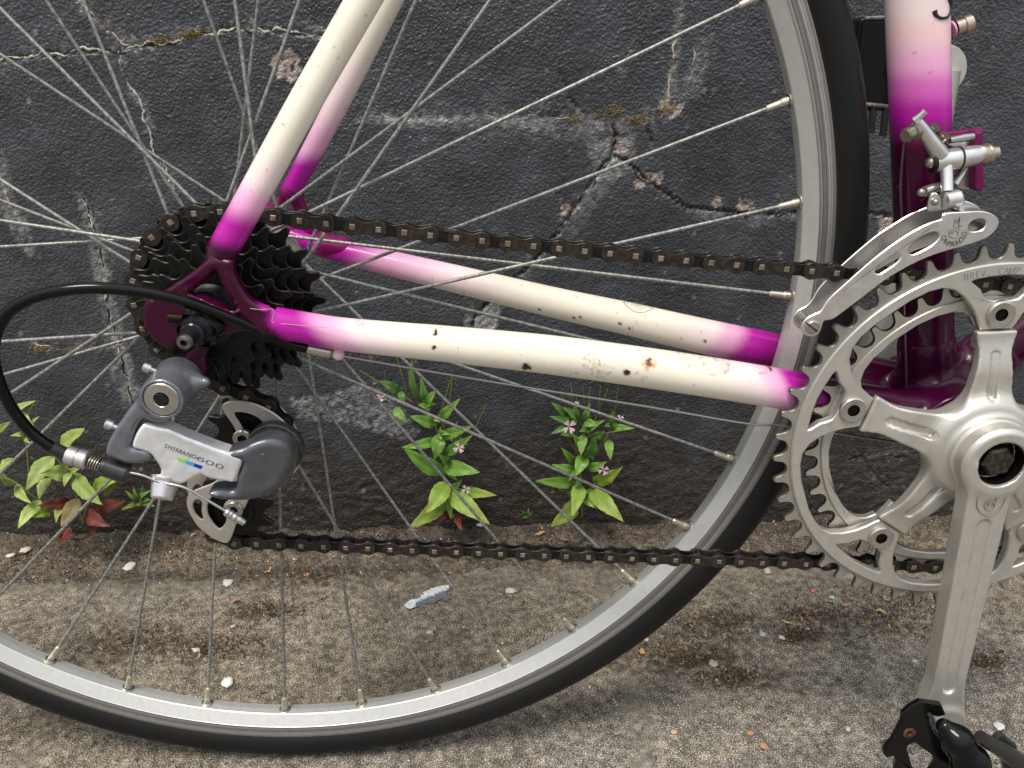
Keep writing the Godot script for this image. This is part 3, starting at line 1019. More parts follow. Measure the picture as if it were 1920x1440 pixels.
func build_frame() -> void:
	var fr := group_of("frame", bike)
	var n := FastNoiseLite.new()
	n.seed = 91
	n.frequency = 0.12
	n.fractal_octaves = 3
	var rust := Color(0.42, 0.17, 0.04)
	var black := Color(0.03, 0.022, 0.018)
	var scuff := Color(0.34, 0.29, 0.22)
	# chain stays
	var marks := []
	var spots := p3([213.5,-31.1,56.3,213.3,-30.7,56.3,202.2,-35.3,57.7,237.3,-30,53.3,251.3,-34.1,51.6,150.8,-29.4,64.2,188.5,-33.9,59.4,282.1,-41.7,47.7,210.6,-39.5,56.7,183.2,-28.2,60.1, 106.6,-10.1,69.7,105.5,-16.3,69.8,71,-2.6,74.1])
	var kinds := [[3.0, rust], [0.8, black], [1.9, black], [2.8, scuff], [3.4, scuff], [2.2, black], [2.0, scuff], [0.7, black], [1.2, scuff], [2.0, scuff], [1.2, black], [1.1, black], [1.0, scuff]]
	for k in spots.size(): marks.append([spots[k], kinds[k][0], kinds[k][1]])
	var rp := p3([30.9,-2.1,64.1,44.1,-5.5,62.5,61.1,-9.7,60.4,88.8,-14.4,56.9,114.6,-18.5,53.7,167,-27.7,47.1,225.3,-39.8,39.8,290.7,-54.7,31.7,334.1,-65.2,26.2,354.1,-69.9,23.7])
	var f1 := [27.3, WINE, 34.5, MAG, 45.3, MAG, 60, PINK, 73.7, PALE, 99, CREAM, 249.2, CREAM, 273.5, PALE, 287.4, PINK, 296.9, MAG, 308, PURP, 324, WINE]
	var b := Buf.new()
	tube(b, spline(rp, 60), [7.4, 7.6, 8.0, 8.6, 9.1, 10.1, 10.7, 11.0, 11.0, 11.0], 110, true, func(q, s, d): return wear(stops(q.x + 6.0 * d.y, f1), q, n, marks))
	part("chain_stay", b, M.paint, fr)
	var lp := p3([11.1,10.8,-66.6,29.5,4.5,-64.3,61.6,-3,-60.3,110.7,-14.1,-54.2,170.9,-27.7,-46.6,218.5,-37.5,-40.7,257.7,-46.1,-35.8,308.1,-56.1,-29.5,342.1,-63,-25.2,387.7,-73.5,-19.5])
	var f2 := [25.5, MAG, 41.9, MAG, 68.1, PINK, 114, PALE, 146.7, CREAM, 235.1, CREAM, 261.3, PALE, 274.1, PINK, 286.9, MAG, 306.4, PURP, 329, WINE]
	var m2 := []
	for q in p3([163.1,-30.6,-39.6,217,-40.1,-32.9,211.4,-37.1,-33.6,247.7,-46.2,-29,249,-30.3,-28.9,262,-46.7,-27.2,183.8,-34.9,-37,187.8,-34,-36.5]): m2.append([q, 0.9, black])
	b = Buf.new()
	tube(b, spline(lp, 60), [5.5, 6.4, 7.6, 8.6, 9.4, 10.2, 10.8, 11.0, 11.0, 11.0], 40, true, func(q, s, d): return wear(stops(q.x - 7.0 * d.y, f2), q, n, m2))
	part("chain_stay", b, M.paint, fr)
	# seat stays
	var rs := p3([9.5,30.4,63.4,24.3,52.3,60.2,51.8,94.1,53.9,81.1,136.8,47.5,95.7,158.2,44.3])
	var f3 := [29.9, WINE, 36.6, MAG, 41.3, MAG, 52.3, PINK, 61.5, PALE, 78.5, CREAM]
	b = Buf.new()
	tube(b, spline(rs, 60), [6.9, 7.0, 7.1, 7.2, 7.2], 72, true, func(q, s, d): return wear(stops(q.y + 0.35 * (q.x - 0.62 * q.y), f3), q, n, []))
	part("seat_stay", b, M.paint, fr)
	var ls := p3([16.3,40.6,-61.9,27.2,56.3,-59.6,52.9,95.3,-53.7,82.2,141,-46.8,100.7,169.9,-42.5])
	var f4 := [42.8, MAG, 53.2, MAG, 64.5, PINK, 92.4, PALE, 128.1, CREAM]
	b = Buf.new()
	tube(b, spline(ls, 50), [5.6, 6.2, 6.6, 6.8, 6.8], 36, true, func(q, s, d): return wear(stops(q.y, f4), q, n, []))
	part("seat_stay", b, M.paint, fr)
	# dropouts: forged plates with a hole and two raised ribs
	var outer := smooth2(ccw(p2([6,29.5,-0.4,25.3,-7.9,20.4,-15.1,16.1,-21.8,13.2,-25.7,10.3,-28.1,5.3,-28.5,-0.1,-27.1,-5.2,-23.9,-9.8,-19.6,-13.1,-17.6,-17.4,-15.3,-24.1,-11.7,-28.8,-6.8,-28.9,-3,-24.3,-2.6,-17.6,1.4,-11.1,8.7,-6.7,18.6,-4.9,24.6,-5.7,28.2,-5.7,30.1,0,30.2,5.6,26.2,7.7,22.1,10.9,19.2,15.9,17.3,21.4,16.5,25.7,16.4,29.4])), 3)
	var hole := smooth2(ccw(p2([7.8,24.1,9.1,22.1,10.1,18.1,12,12.9,15,6.6,15.3,4.7,13.2,4.6,8.4,8.4,1.8,12.1,-4.3,13.4,-2.5,15.5,2.8,19.2])), 3)
	var flat := Flat.new([outer, hole], 0.7, 14.0)
	var rib1 := p3([-14.5,12.3,70.4,-8.6,12.5,70.4,-2.6,9.4,70.4,2.9,6.4,70.4,7.4,2.9,70.4])
	var rib2 := p3([-3.8,12.9,70.4,1.1,10.6,70.4,5.5,8,70.4,11.1,5.5,70.4,15.1,4.6,70.4,16.3,5.4,70.4])
	var stay_a := p3([9.2,30.2,62.5,14,37.1,62.5])
	var stay_b := p3([28,-3,63,37.9,-4.7,63])
	var slot := Vector3(0, -2, 67)
	var shape := func(p: Vector3) -> float:
		var d := slab(flat.at(Vector2(p.x, p.y)), absf(p.z - 66.6) - 3.6, 2.4)
		d = smin(d, cap_d(p, stay_a[0], stay_a[1], 6.0, 4.6), 3.0)
		d = smin(d, cap_d(p, stay_b[0], stay_b[1], 7.1, 7.3), 3.0)
		for k in rib1.size() - 1: d = smin(d, cap_d(p, rib1[k], rib1[k + 1], 0.75, 0.75), 1.2)
		for k in rib2.size() - 1: d = smin(d, cap_d(p, rib2[k], rib2[k + 1], 0.95, 0.95), 1.2)
		d = smax(d, -cap_d(p, slot, slot + Vector3(-16, -14, 0), 4.5, 4.5), 1.0)
		return d
	var dc := func(p: Vector3, nn: Vector3) -> Color:
		var c: Color = stops(p.y + 0.35 * (p.x - 0.62 * p.y), f3)
		if p.x > 18.1 and p.y < 12.0: c = stops(p.x + 6.0 * nn.normalized().y, f1)
		return wear(c, p, n, [])
	b = Buf.new()
	solid(b, Vector3(-44, -46, 54), Vector3(52, 50, 76), 0.75, shape, dc)
	part("dropout", b, M.paint, fr)
	var b2 := Buf.new()
	b2.v = b.v.duplicate()
	b2.n = b.n.duplicate()
	b2.c = b.c.duplicate()
	b2.u = b.u.duplicate()
	b2.i = b.i.duplicate()
	for k in b2.v.size():
		b2.v[k] = Vector3(b2.v[k].x + 0.005, b2.v[k].y + 0.008, -b2.v[k].z)
		b2.c[k] = Color(0.17, 0.004, 0.085).lerp(MAG, smoothstep(0.030, 0.043, b.v[k].y - 0.3388))
		b2.n[k].z = -b2.n[k].z
	for k in range(0, b2.i.size(), 3):
		var s := b2.i[k]
		b2.i[k] = b2.i[k + 1]
		b2.i[k + 1] = s
	part("dropout", b2, M.paint, fr)
	# seat tube and bottom bracket
	var sa := Vector3(BB.x, BB.y, 0)
	var sb := p3([344.6,137.9,0])[0]
	var top := sa + (sb - sa) * 1.9
	var f5 := [55.4, DEEP, 67.3, WINE, 77.7, PURP, 86.2, MAG, 98, Color(0.58, 0.12, 0.43), 109.5, PINK, 122.2, Color(0.78, 0.52, 0.54), 132.7, PALE]
	var m5 := []
	for q in p3([327.7,118.1,14,338.4,121.4,14,325.1,123.4,14,340.9,103.3,14,349.7,103.3,14]): m5.append([q, 0.5, Color(0.09, 0.05, 0.03)])
	b = Buf.new()
	var sp := PackedVector3Array()
	for k in 401: sp.append(sa.lerp(top, k / 400.0))
	tube(b, sp, 14.6, 56, true, func(q, s, d): return wear(stops(q.y, f5), q, n, m5))
	part("seat_tube", b, M.paint, fr)
	var dirs := [[(sb - sa).normalized(), 15.6, 38.0], [Vector3(0.72, 0.70, 0), 17.0, 42.0]]
	var cs := [Vector3(-0.97, 0.2, 0.155).normalized(), Vector3(-0.97, 0.2, -0.155).normalized()]
	var shell := func(p: Vector3) -> float:
		var q := p - sa
		var d := cyl_d(q, Vector3.ZERO, 20.5, -34.0, 34.0, 2.0)
		for k in dirs: d = smin(d, cap_d(q, k[0] * 8.0, k[0] * k[2], k[1], k[1]), 9.0)
		d = smin(d, cap_d(q, Vector3(-6, 1, 17), Vector3(-52, 10.5, 24), 12.6, 12.2), 7.0)
		d = smin(d, cap_d(q, Vector3(-6, 1, -17), Vector3(-52, 10.5, -24), 12.6, 12.2), 7.0)
		return d
	b = Buf.new()
	b.col = DEEP
	solid(b, sa + Vector3(-70, -26, -40), sa + Vector3(56, 60, 40), 1.1, shell)
	part("bottom_bracket_shell", b, M.paint, fr)
	b = Buf.new()
	b.col = WINE
	rod(b, sa + Vector3(0.72, 0.70, 0) * 20.0, sa + Vector3(0.72, 0.70, 0) * 420.0, 14.6, 32)
	part("down_tube", b, M.paint, fr)
	b = Buf.new()
	b.col = Color(0.25, 0.25, 0.25)
	lathe(b, p2([18.5, 0, 18.5, 2.5, 16, 3, 10, 3]), sa + Vector3(0, 0, 33.5), Vector3(0, 0, 1), 40)
	part("bearing_cup", b, M.polish, fr)
	# cable stop under the chain stay, film edge on the stay, clamp-on boss
	b = Buf.new()
	b.col = Color(0.78, 0.55, 0.58)
	var cst := p3([58.2,-21,58,59.1,-16.6,58])
	ball(b, cst[0], Vector3(3.1, 3.1, 3.1), 18)
	tube(b, PackedVector3Array([cst[0], cst[0].lerp(cst[1], 0.5), cst[1] + Vector3(0, 0, -3)]), [2.2, 2.6, 4.0], 14)
	part("cable_stop", b, M.paint, fr)
	b = Buf.new()
	b.col = Color(0.42, 0.34, 0.24)
	var film := p3([138.7,-20.6,54.8,143.7,-21.4,54.3,153.7,-23,53.3,179.2,-27.6,50.6,203.6,-31.7,48,221.3,-34.8,46.2,248.4,-39.3,43.3,258.5,-41.1,42.3,266.8,-42.3,41.4,274,-41.8,40.6,277.5,-40.4,40.3,277.7,-38.5,40.2])
	tube(b, spline(film, 6), 0.16, 6)
	part("film_edge", b, M.paint, fr)
	b = Buf.new()
	b.col = Color(0.42, 0.34, 0.24)
	var film2 := p3([22.3,6.8,70.6,27.9,6.1,70.6,32.1,6.4,70.6,32.7,4,70.6,31.4,0.5,70.6,33.1,-0.3,70.6,35.7,-0.8,70.6,42.6,-1.5,70.6,58.1,-3.2,70.6])
	tube(b, spline(film2, 6), 0.16, 6)
	part("film_edge", b, M.paint, fr)
	# thin wheel drawing on the far stay
	b = Buf.new()
	b.col = Color(0.12, 0.12, 0.13)
	var dec := p3([209.6,-17.9,-12.9,212.9,-21.7,-12.9,217.3,-24.2,-12.9,222.2,-24.4,-12.9,227.4,-21.9,-12.9])
	tube(b, spline(dec, 6), 0.17, 6)
	var hubp := p3([218,-18.3,-12.9])[0]
	for q in spline(dec, 3): rod(b, hubp, q, 0.08, 5)
	part("wheel_print", b, M.print, fr)
	# the tail of a painted letter on the seat tube
	b = Buf.new()
	b.col = Color(0.015, 0.013, 0.015)
	var sl := p3([346.9,132.7,0,347.7,131.1,0,349.2,130,0,351,129.4,0,352.9,129.4,0,354.8,129.8,0,356.1,130.9,0,356.8,132.5,0,356.9,134.3,0,356.4,136.1,-0,355.3,137.5,0,353.9,139,0,351.4,140.6,0,348.9,142,0,347.3,143.5,0])
	var ax := (sb - sa).normalized()
	var ribbon := spline(sl, 5)
	for k in ribbon.size():
		var q := ribbon[k]
		var onax := sa + ax * (q - sa).dot(ax)
		var perp := q - onax
		var sx := clampf(perp.length() * signf(perp.x), -14.0, 14.0)
		ribbon[k] = onax + Vector3(ax.y, -ax.x, 0).normalized() * sx + Vector3(0, 0, sqrt(14.6 * 14.6 - sx * sx))
	tube(b, ribbon, [1.25, 0.8, 0.7, 0.8, 1.1, 1.3, 1.2, 0.9], 10)
	part("letter_stroke", b, M.print, fr)
	# small bolt and boss in front of the seat tube
	b = Buf.new()
	var bo := p3([364.5,124.6,0,366.8,125.7,0,370.4,126.6,0])
	b.col = PINK * 0.7
	rod(b, bo[0], bo[0].lerp(bo[1], 0.4), 4.0, 18)
	part("bottle_boss", b, M.paint, fr)
	b = Buf.new()
	b.col = Color(0.62, 0.5, 0.42)
	lathe(b, p2([0, 8.5, 3.0, 8.5, 4.2, 7.6, 4.3, 4.0, 3.6, 3.8, 3.6, 0.0]), bo[0] + Vector3(2, 0.5, 0), bo[2] - bo[0], 20)
	part("boss_bolt", b, M.polish, fr)

# ---------- rear wheel
func build_wheel() -> void:
	var wh := group_of("rear_wheel", bike)
	var b := Buf.new()
	var prof := p2([302.2, -4.2, 308.4, -9.1, 309.0, -9.7, 317.4, -9.9, 318.2, -9.3, 318.2, 9.3, 317.4, 9.9, 316.6, 9.82, 316.0, 9.84, 315.4, 9.78, 314.9, 9.81, 314.2, 9.76, 313.4, 9.75, 313.1, 9.55, 312.7, 9.75, 312.1, 9.70, 311.4, 9.72, 311.1, 9.5, 310.8, 9.7, 310.2, 9.66, 309.6, 9.69, 309.1, 9.64, 308.8, 9.3, 302.6, 4.6, 302.2, 4.0, 301.9, 0.0, 302.2, -4.2])
	prof.reverse()
	var g := Color(0.70, 0.70, 0.68)
	var br := Color(0.52, 0.50, 0.48)
	var dk := Color(0.22, 0.21, 0.21)
	var cl := []
	for k in prof.size() - 1:
		var rr := (prof[k].x + prof[k + 1].x) * 0.5
		var zz := (prof[k].y + prof[k + 1].y) * 0.5
		cl.append(dk if absf(zz) > 9.3 and ((rr > 312.6 and rr < 313.5) or (rr > 310.7 and rr < 311.5)) else (br * (0.78 + 0.3 * sin(rr * 37.0)) if rr > 309.0 else g))
	lathe(b, prof, Vector3.ZERO, Vector3(0, 0, 1), 360, cl)
	part("rim", b, M.rim, wh)
	b = Buf.new()
	b.col = Color(0.0085, 0.0088, 0.009)
	var tp := PackedVector2Array()
	for k in 33:
		var a := -2.55 + 5.1 * k / 32.0
		var r := 11.8
		if absf(absf(a) - 0.72) < 0.09: r = 11.35
		tp.append(Vector2(326.6 + r * cos(a), r * sin(a)))
	tp.reverse()
	var tc := []
	for k in tp.size() - 1:
		var off := absf(tp[k].y)
		tc.append(Color(0.016, 0.0145, 0.0125) if off < 7.0 else (Color(0.02, 0.019, 0.018) if off < 8.2 else b.col))
	lathe(b, tp, Vector3.ZERO, Vector3(0, 0, 1), 300, tc)
	part("tyre", b, M.rubber, wh)
	# cracks in the tread shoulder
	b = Buf.new()
	b.col = Color(0.05, 0.05, 0.052)
	var rng := RandomNumberGenerator.new()
	rng.seed = 12
	for k in 26:
		var a0 := rng.randf_range(-0.1, 0.75)
		var t0 := rng.randf_range(0.15, 0.7)
		var pp := PackedVector3Array()
		var len := rng.randf_range(0.05, 0.16)
		for s in 9:
			var a := a0 + len * s / 8.0
			var t := t0 + 0.02 * s + rng.randf_range(-0.03, 0.03)
			var R := 326.6 + 11.9 * cos(t)
			pp.append(Vector3(R * cos(a), R * sin(a), 11.9 * sin(t)))
		tube(b, pp, [0.08, 0.35, 0.08], 5)
	part("tread_crease", b, M.rubber, wh)
	# hub with two flanges
	b = Buf.new()
	b.col = Color(0.7, 0.7, 0.7)
	lathe(b, p2([8, -58, 8, -50, 12, -48, 12, -40, 25.5, -37.5, 25.5, -34.2, 12, -33.0, 9.5, -20, 9.5, 6, 14, 13, 25.5, 15.8, 25.5, 18.8, 14, 20, 14, 27]), Vector3.ZERO, Vector3(0, 0, 1), 48)
	part("hub", b, M.alu, wh)
	b = Buf.new()
	b.col = Color(0.3, 0.3, 0.3)
	lathe(b, p2([0, -73, 4.8, -73, 4.8, 72, 0, 72]), Vector3.ZERO, Vector3(0, 0, 1), 20)
	part("axle", b, M.dark, wh)
	# 36 spokes, three cross, with brass nipples in eyelets
	var nm := Buf.new()
	nm.lift = 0.0
	nm.col = Color(0.80, 0.79, 0.75)
	lathe(nm, p2([0, 12.2, 1.15, 12.2, 1.75, 11.2, 1.95, 4.5, 2.3, 3.5, 2.3, -2.0]), Vector3.ZERO, Vector3(0, 1, 0), 8)
	var nmesh := nm.mesh()
	var em := Buf.new()
	em.lift = 0.0
	lathe(em, p2([3.9, -0.4, 3.9, 0.35, 3.3, 0.7, 2.9, 0.4, 2.75, -0.5, 0, -0.5]), Vector3.ZERO, Vector3(0, 1, 0), 20, [Color(0.58, 0.58, 0.55), Color(0.58, 0.58, 0.55), Color(0.4, 0.38, 0.34), Color(0.05, 0.045, 0.04), Color(0.02, 0.02, 0.02)])
	var emesh := em.mesh()
	var order := [[1.0, -35.0], [-1.0, 17.2], [-1.0, -35.0], [1.0, 17.2]]
	for k in 36:
		var a := deg_to_rad(237.7 + 10.0 * k)
		var o: Array = order[k % 4]
		var hang: float = a + deg_to_rad(60.0) * o[0]
		var r0 := Vector3(22.0 * cos(hang), 22.0 * sin(hang), o[1] + (2.0 if k % 4 < 2 else -2.0))
		var e := Vector3(302.0 * cos(a), 302.0 * sin(a), signf(o[1]) * 0.8)
		var dir := (e - r0).normalized()
		b = Buf.new()
		# spokes bow a little where they cross
		tube(b, PackedVector3Array([r0, r0.lerp(e, 0.35), r0.lerp(e, 0.7), e - dir * 4.0]), [1.08, 0.98, 0.98, 1.0], 8)
		part("spoke", b, M.spoke, wh)
		var q := Quaternion(Vector3(0, 1, 0), -dir)
		var nip := use("nipple", nmesh, M.brass, wh)
		nip.transform = Transform3D(Basis(q), V(e.x, e.y, e.z))
		var ey := use("eyelet", emesh, M.brass, wh)
		ey.transform = Transform3D(Basis(Quaternion(Vector3(0, 1, 0), -Vector3(cos(a), sin(a), 0))), V(e.x, e.y, e.z * 0.5))

# ---------- cassette
func cog_outline(teeth: int, r: float, phase := 0.0, tip := 3.6) -> PackedVector2Array:
	var o := PackedVector2Array()
	for k in teeth:
		var p := [Vector2(-5.5, tip), Vector2(-4.95, tip - 0.55), Vector2(-4.45, tip - 2.0)]
		for s in 7:
			var a := deg_to_rad(-82.0 + 164.0 * s / 6.0)
			p.append(Vector2(4.12 * sin(a), -4.0 * cos(a)))
		p.append_array([Vector2(4.45, tip - 2.0), Vector2(4.95, tip - 0.55), Vector2(5.5, tip)])
		for q in p: o.append(Vector2.from_angle(phase - TAU * q.x / (teeth * 12.7) + TAU * (k + 0.5) / teeth) * (r + q.y))
	# the points of each tooth run clockwise, the teeth anticlockwise: put each tooth in order
	var out := PackedVector2Array()
	for k in teeth:
		for s in range(12, -1, -1): out.append(o[k * 13 + s])
	return out

func build_cassette() -> void:
	var c := group_of("cassette", bike)
	var cogs := [[23, 33.0], [21, 37.9], [19, 42.8], [17, 47.7], [15, 52.6], [13, 57.3]]
	for k in cogs.size():
		var r: float = 12.7 / (2.0 * sin(PI / cogs[k][0]))
		var b := Buf.new()
		b.col = Color(0.011, 0.0105, 0.010)
		b.t = Transform3D(Basis(Vector3(0, 0, 1), deg_to_rad([-1.0, 4.0, 7.0, 11.0, 3.0, 0.0][k])), Vector3.ZERO)
		plate(b, cog_outline(cogs[k][0], r, 0.0, 2.9), [circle2(Vector2.ZERO, maxf(15.0, r - 16.0), 36)], cogs[k][1] - 1.1, cogs[k][1] + 1.1, 0.35, Color(0.022, 0.021, 0.019))
		part("cog", b, M.chain, c)
	var b := Buf.new()
	b.col = Color(0.03, 0.028, 0.026)
	lathe(b, p2([17.5, 29, 17.5, 56, 14, 60, 13.0, 62.6, 7.0, 62.6]), Vector3.ZERO, Vector3(0, 0, 1), 36)
	part("freewheel_body", b, M.dark, c)

# ---------- chain
func fig8(r: float, waist: float) -> PackedVector2Array:
	var o := PackedVector2Array()
	var c := 6.35
	for k in 9: o.append(Vector2(c, 0) + Vector2.from_angle(deg_to_rad(-118.0 + 236.0 * k / 8.0)) * r)
	o.append(Vector2(2.0, waist + 0.12))
	o.append(Vector2(0, waist))
	o.append(Vector2(-2.0, waist + 0.12))
	for k in 9: o.append(Vector2(-c, 0) + Vector2.from_angle(deg_to_rad(62.0 + 236.0 * k / 8.0)) * r)
	o.append(Vector2(-2.0, -waist - 0.12))
	o.append(Vector2(0, -waist))
	o.append(Vector2(2.0, -waist - 0.12))
	return o

func build_chain() -> void:
	var ch := group_of("chain", bike)
	var om := Buf.new()
	om.lift = 0.0
	om.col = Color(0.040, 0.034, 0.029)
	for s in [[2.75, 3.65], [-3.65, -2.75]]: plate(om, fig8(4.45, 2.95), [], s[0], s[1], 0.25, Color(0.028, 0.025, 0.022))
	om.col = Color(0.24, 0.215, 0.175)
	for x in [-6.35, 6.35]:
		for s in [[3.4, 4.15], [-4.15, -3.4]]:
			plate(om, p2([x - 1.35, -1.4, x + 1.35, -1.4, x + 1.35, 1.4, x - 1.35, 1.4]), [], s[0], s[1], 0.3)
	var im := Buf.new()
	im.lift = 0.0
	im.col = Color(0.014, 0.013, 0.012)
	for s in [[1.65, 2.55], [-2.55, -1.65]]: plate(im, fig8(4.35, 2.9), [], s[0], s[1], 0.25)
	im.col = Color(0.02, 0.018, 0.017)
	for x in [-6.35, 6.35]: lathe(im, p2([3.85, -1.6, 3.85, 1.6]), Vector3(x, 0, 0), Vector3(0, 0, 1), 16)
	var omesh := om.mesh()
	var imesh := im.mesh()
	# path: chainring, cassette, upper pulley, lower pulley, chainring
	var cen := [BB, Vector2(0, -0.6), Vector2(1.5, -74.5), Vector2(-13, -123.5), BB]
	var rad := [84.9, 45.7, 20.2, 20.2, 84.9]
	var sg := [1.0, 1.0, -1.0, 1.0, 1.0]
	var path := PackedVector2Array()
	var prev_a := 0.0
	for k in 4:
		var D: Vector2 = cen[k + 1] - cen[k]
		var th := D.angle() + asin((sg[k] * rad[k] - sg[k + 1] * rad[k + 1]) / D.length())
		var rt := Vector2(sin(th), -cos(th))
		var a0: Vector2 = cen[k] + rt * sg[k] * rad[k]
		var a1: Vector2 = cen[k + 1] + rt * sg[k + 1] * rad[k + 1]
		var ang0: float = (a0 - cen[k]).angle()
		if k == 0: prev_a = ang0 - 2.4
		var da: float = ang0 - prev_a
		if sg[k] > 0: da = fposmod(da, TAU)
		else: da = -fposmod(-da, TAU)
		var steps := maxi(2, int(absf(da) / 0.04))
		for s in steps: path.append(cen[k] + Vector2.from_angle(prev_a + da * s / steps) * rad[k])
		path.append(a0)
		prev_a = (a1 - cen[k + 1]).angle()
		for s in range(1, 40):
			var q := a0.lerp(a1, s / 40.0)
			if k == 0: q.y -= 2.6 * sin(PI * s / 40.0)
			if k == 3: q.y -= 1.0 * sin(PI * s / 40.0)
			path.append(q)
		path.append(a1)
	for s in 40: path.append(cen[4] + Vector2.from_angle(prev_a + 1.6 * s / 40.0) * rad[4])
	var acc := PackedFloat32Array([0.0])
	for k in range(1, path.size()): acc.append(acc[k - 1] + path[k].distance_to(path[k - 1]))
	# phase: a pin of an outer link sits at this spot of the upper run
	var want := Vector2(54.6, 37.7)
	var best := 1e9
	var s0 := 0.0
	for k in path.size():
		var d := path[k].distance_to(want)
		if d < best and acc[k] < 760.0:
			best = d
			s0 = acc[k]
	s0 += want.x * 0.0
	var j := 0
	var first := int(floor(s0 / 12.7))
	var start := s0 - first * 12.7
	var outer := first % 2 == 0   # link k joins pins k and k+1; the link after the wanted pin (towards the cassette) is outer
	var pins := PackedVector3Array()
	var s := start
	while s < acc[acc.size() - 1]:
		while j < acc.size() - 2 and acc[j + 1] < s: j += 1
		var q := path[j].lerp(path[j + 1], (s - acc[j]) / maxf(0.0001, acc[j + 1] - acc[j]))
		pins.append(Vector3(q.x, q.y, 32.8 + 8.2 * clampf(q.x / 392.0, 0, 1)))
		s += 12.7
	for k in pins.size() - 1:
		var is_outer := (k - first) % 2 == 0
		var o := use("outer_link" if is_outer else "inner_link", omesh if is_outer else imesh, M.chain, ch)
		var d := (pins[k + 1] - pins[k]).normalized()
		var up := Vector3(0, 0, 1).cross(d).normalized()
		var c := (pins[k] + pins[k + 1]) * 0.5
		o.transform = Transform3D(Basis(d, up, d.cross(up)), V(c.x, c.y, c.z))

# ---------- crankset
func ring_plate(teeth: int, phase: float, tab: float) -> Array:
	var r := 12.7 / (2.0 * sin(PI / teeth))
	var outer := cog_outline(teeth, r, phase, 4.4)
	return [outer, r]

func polar(r: float, deg: float) -> Vector2: return Vector2.from_angle(deg_to_rad(deg)) * r

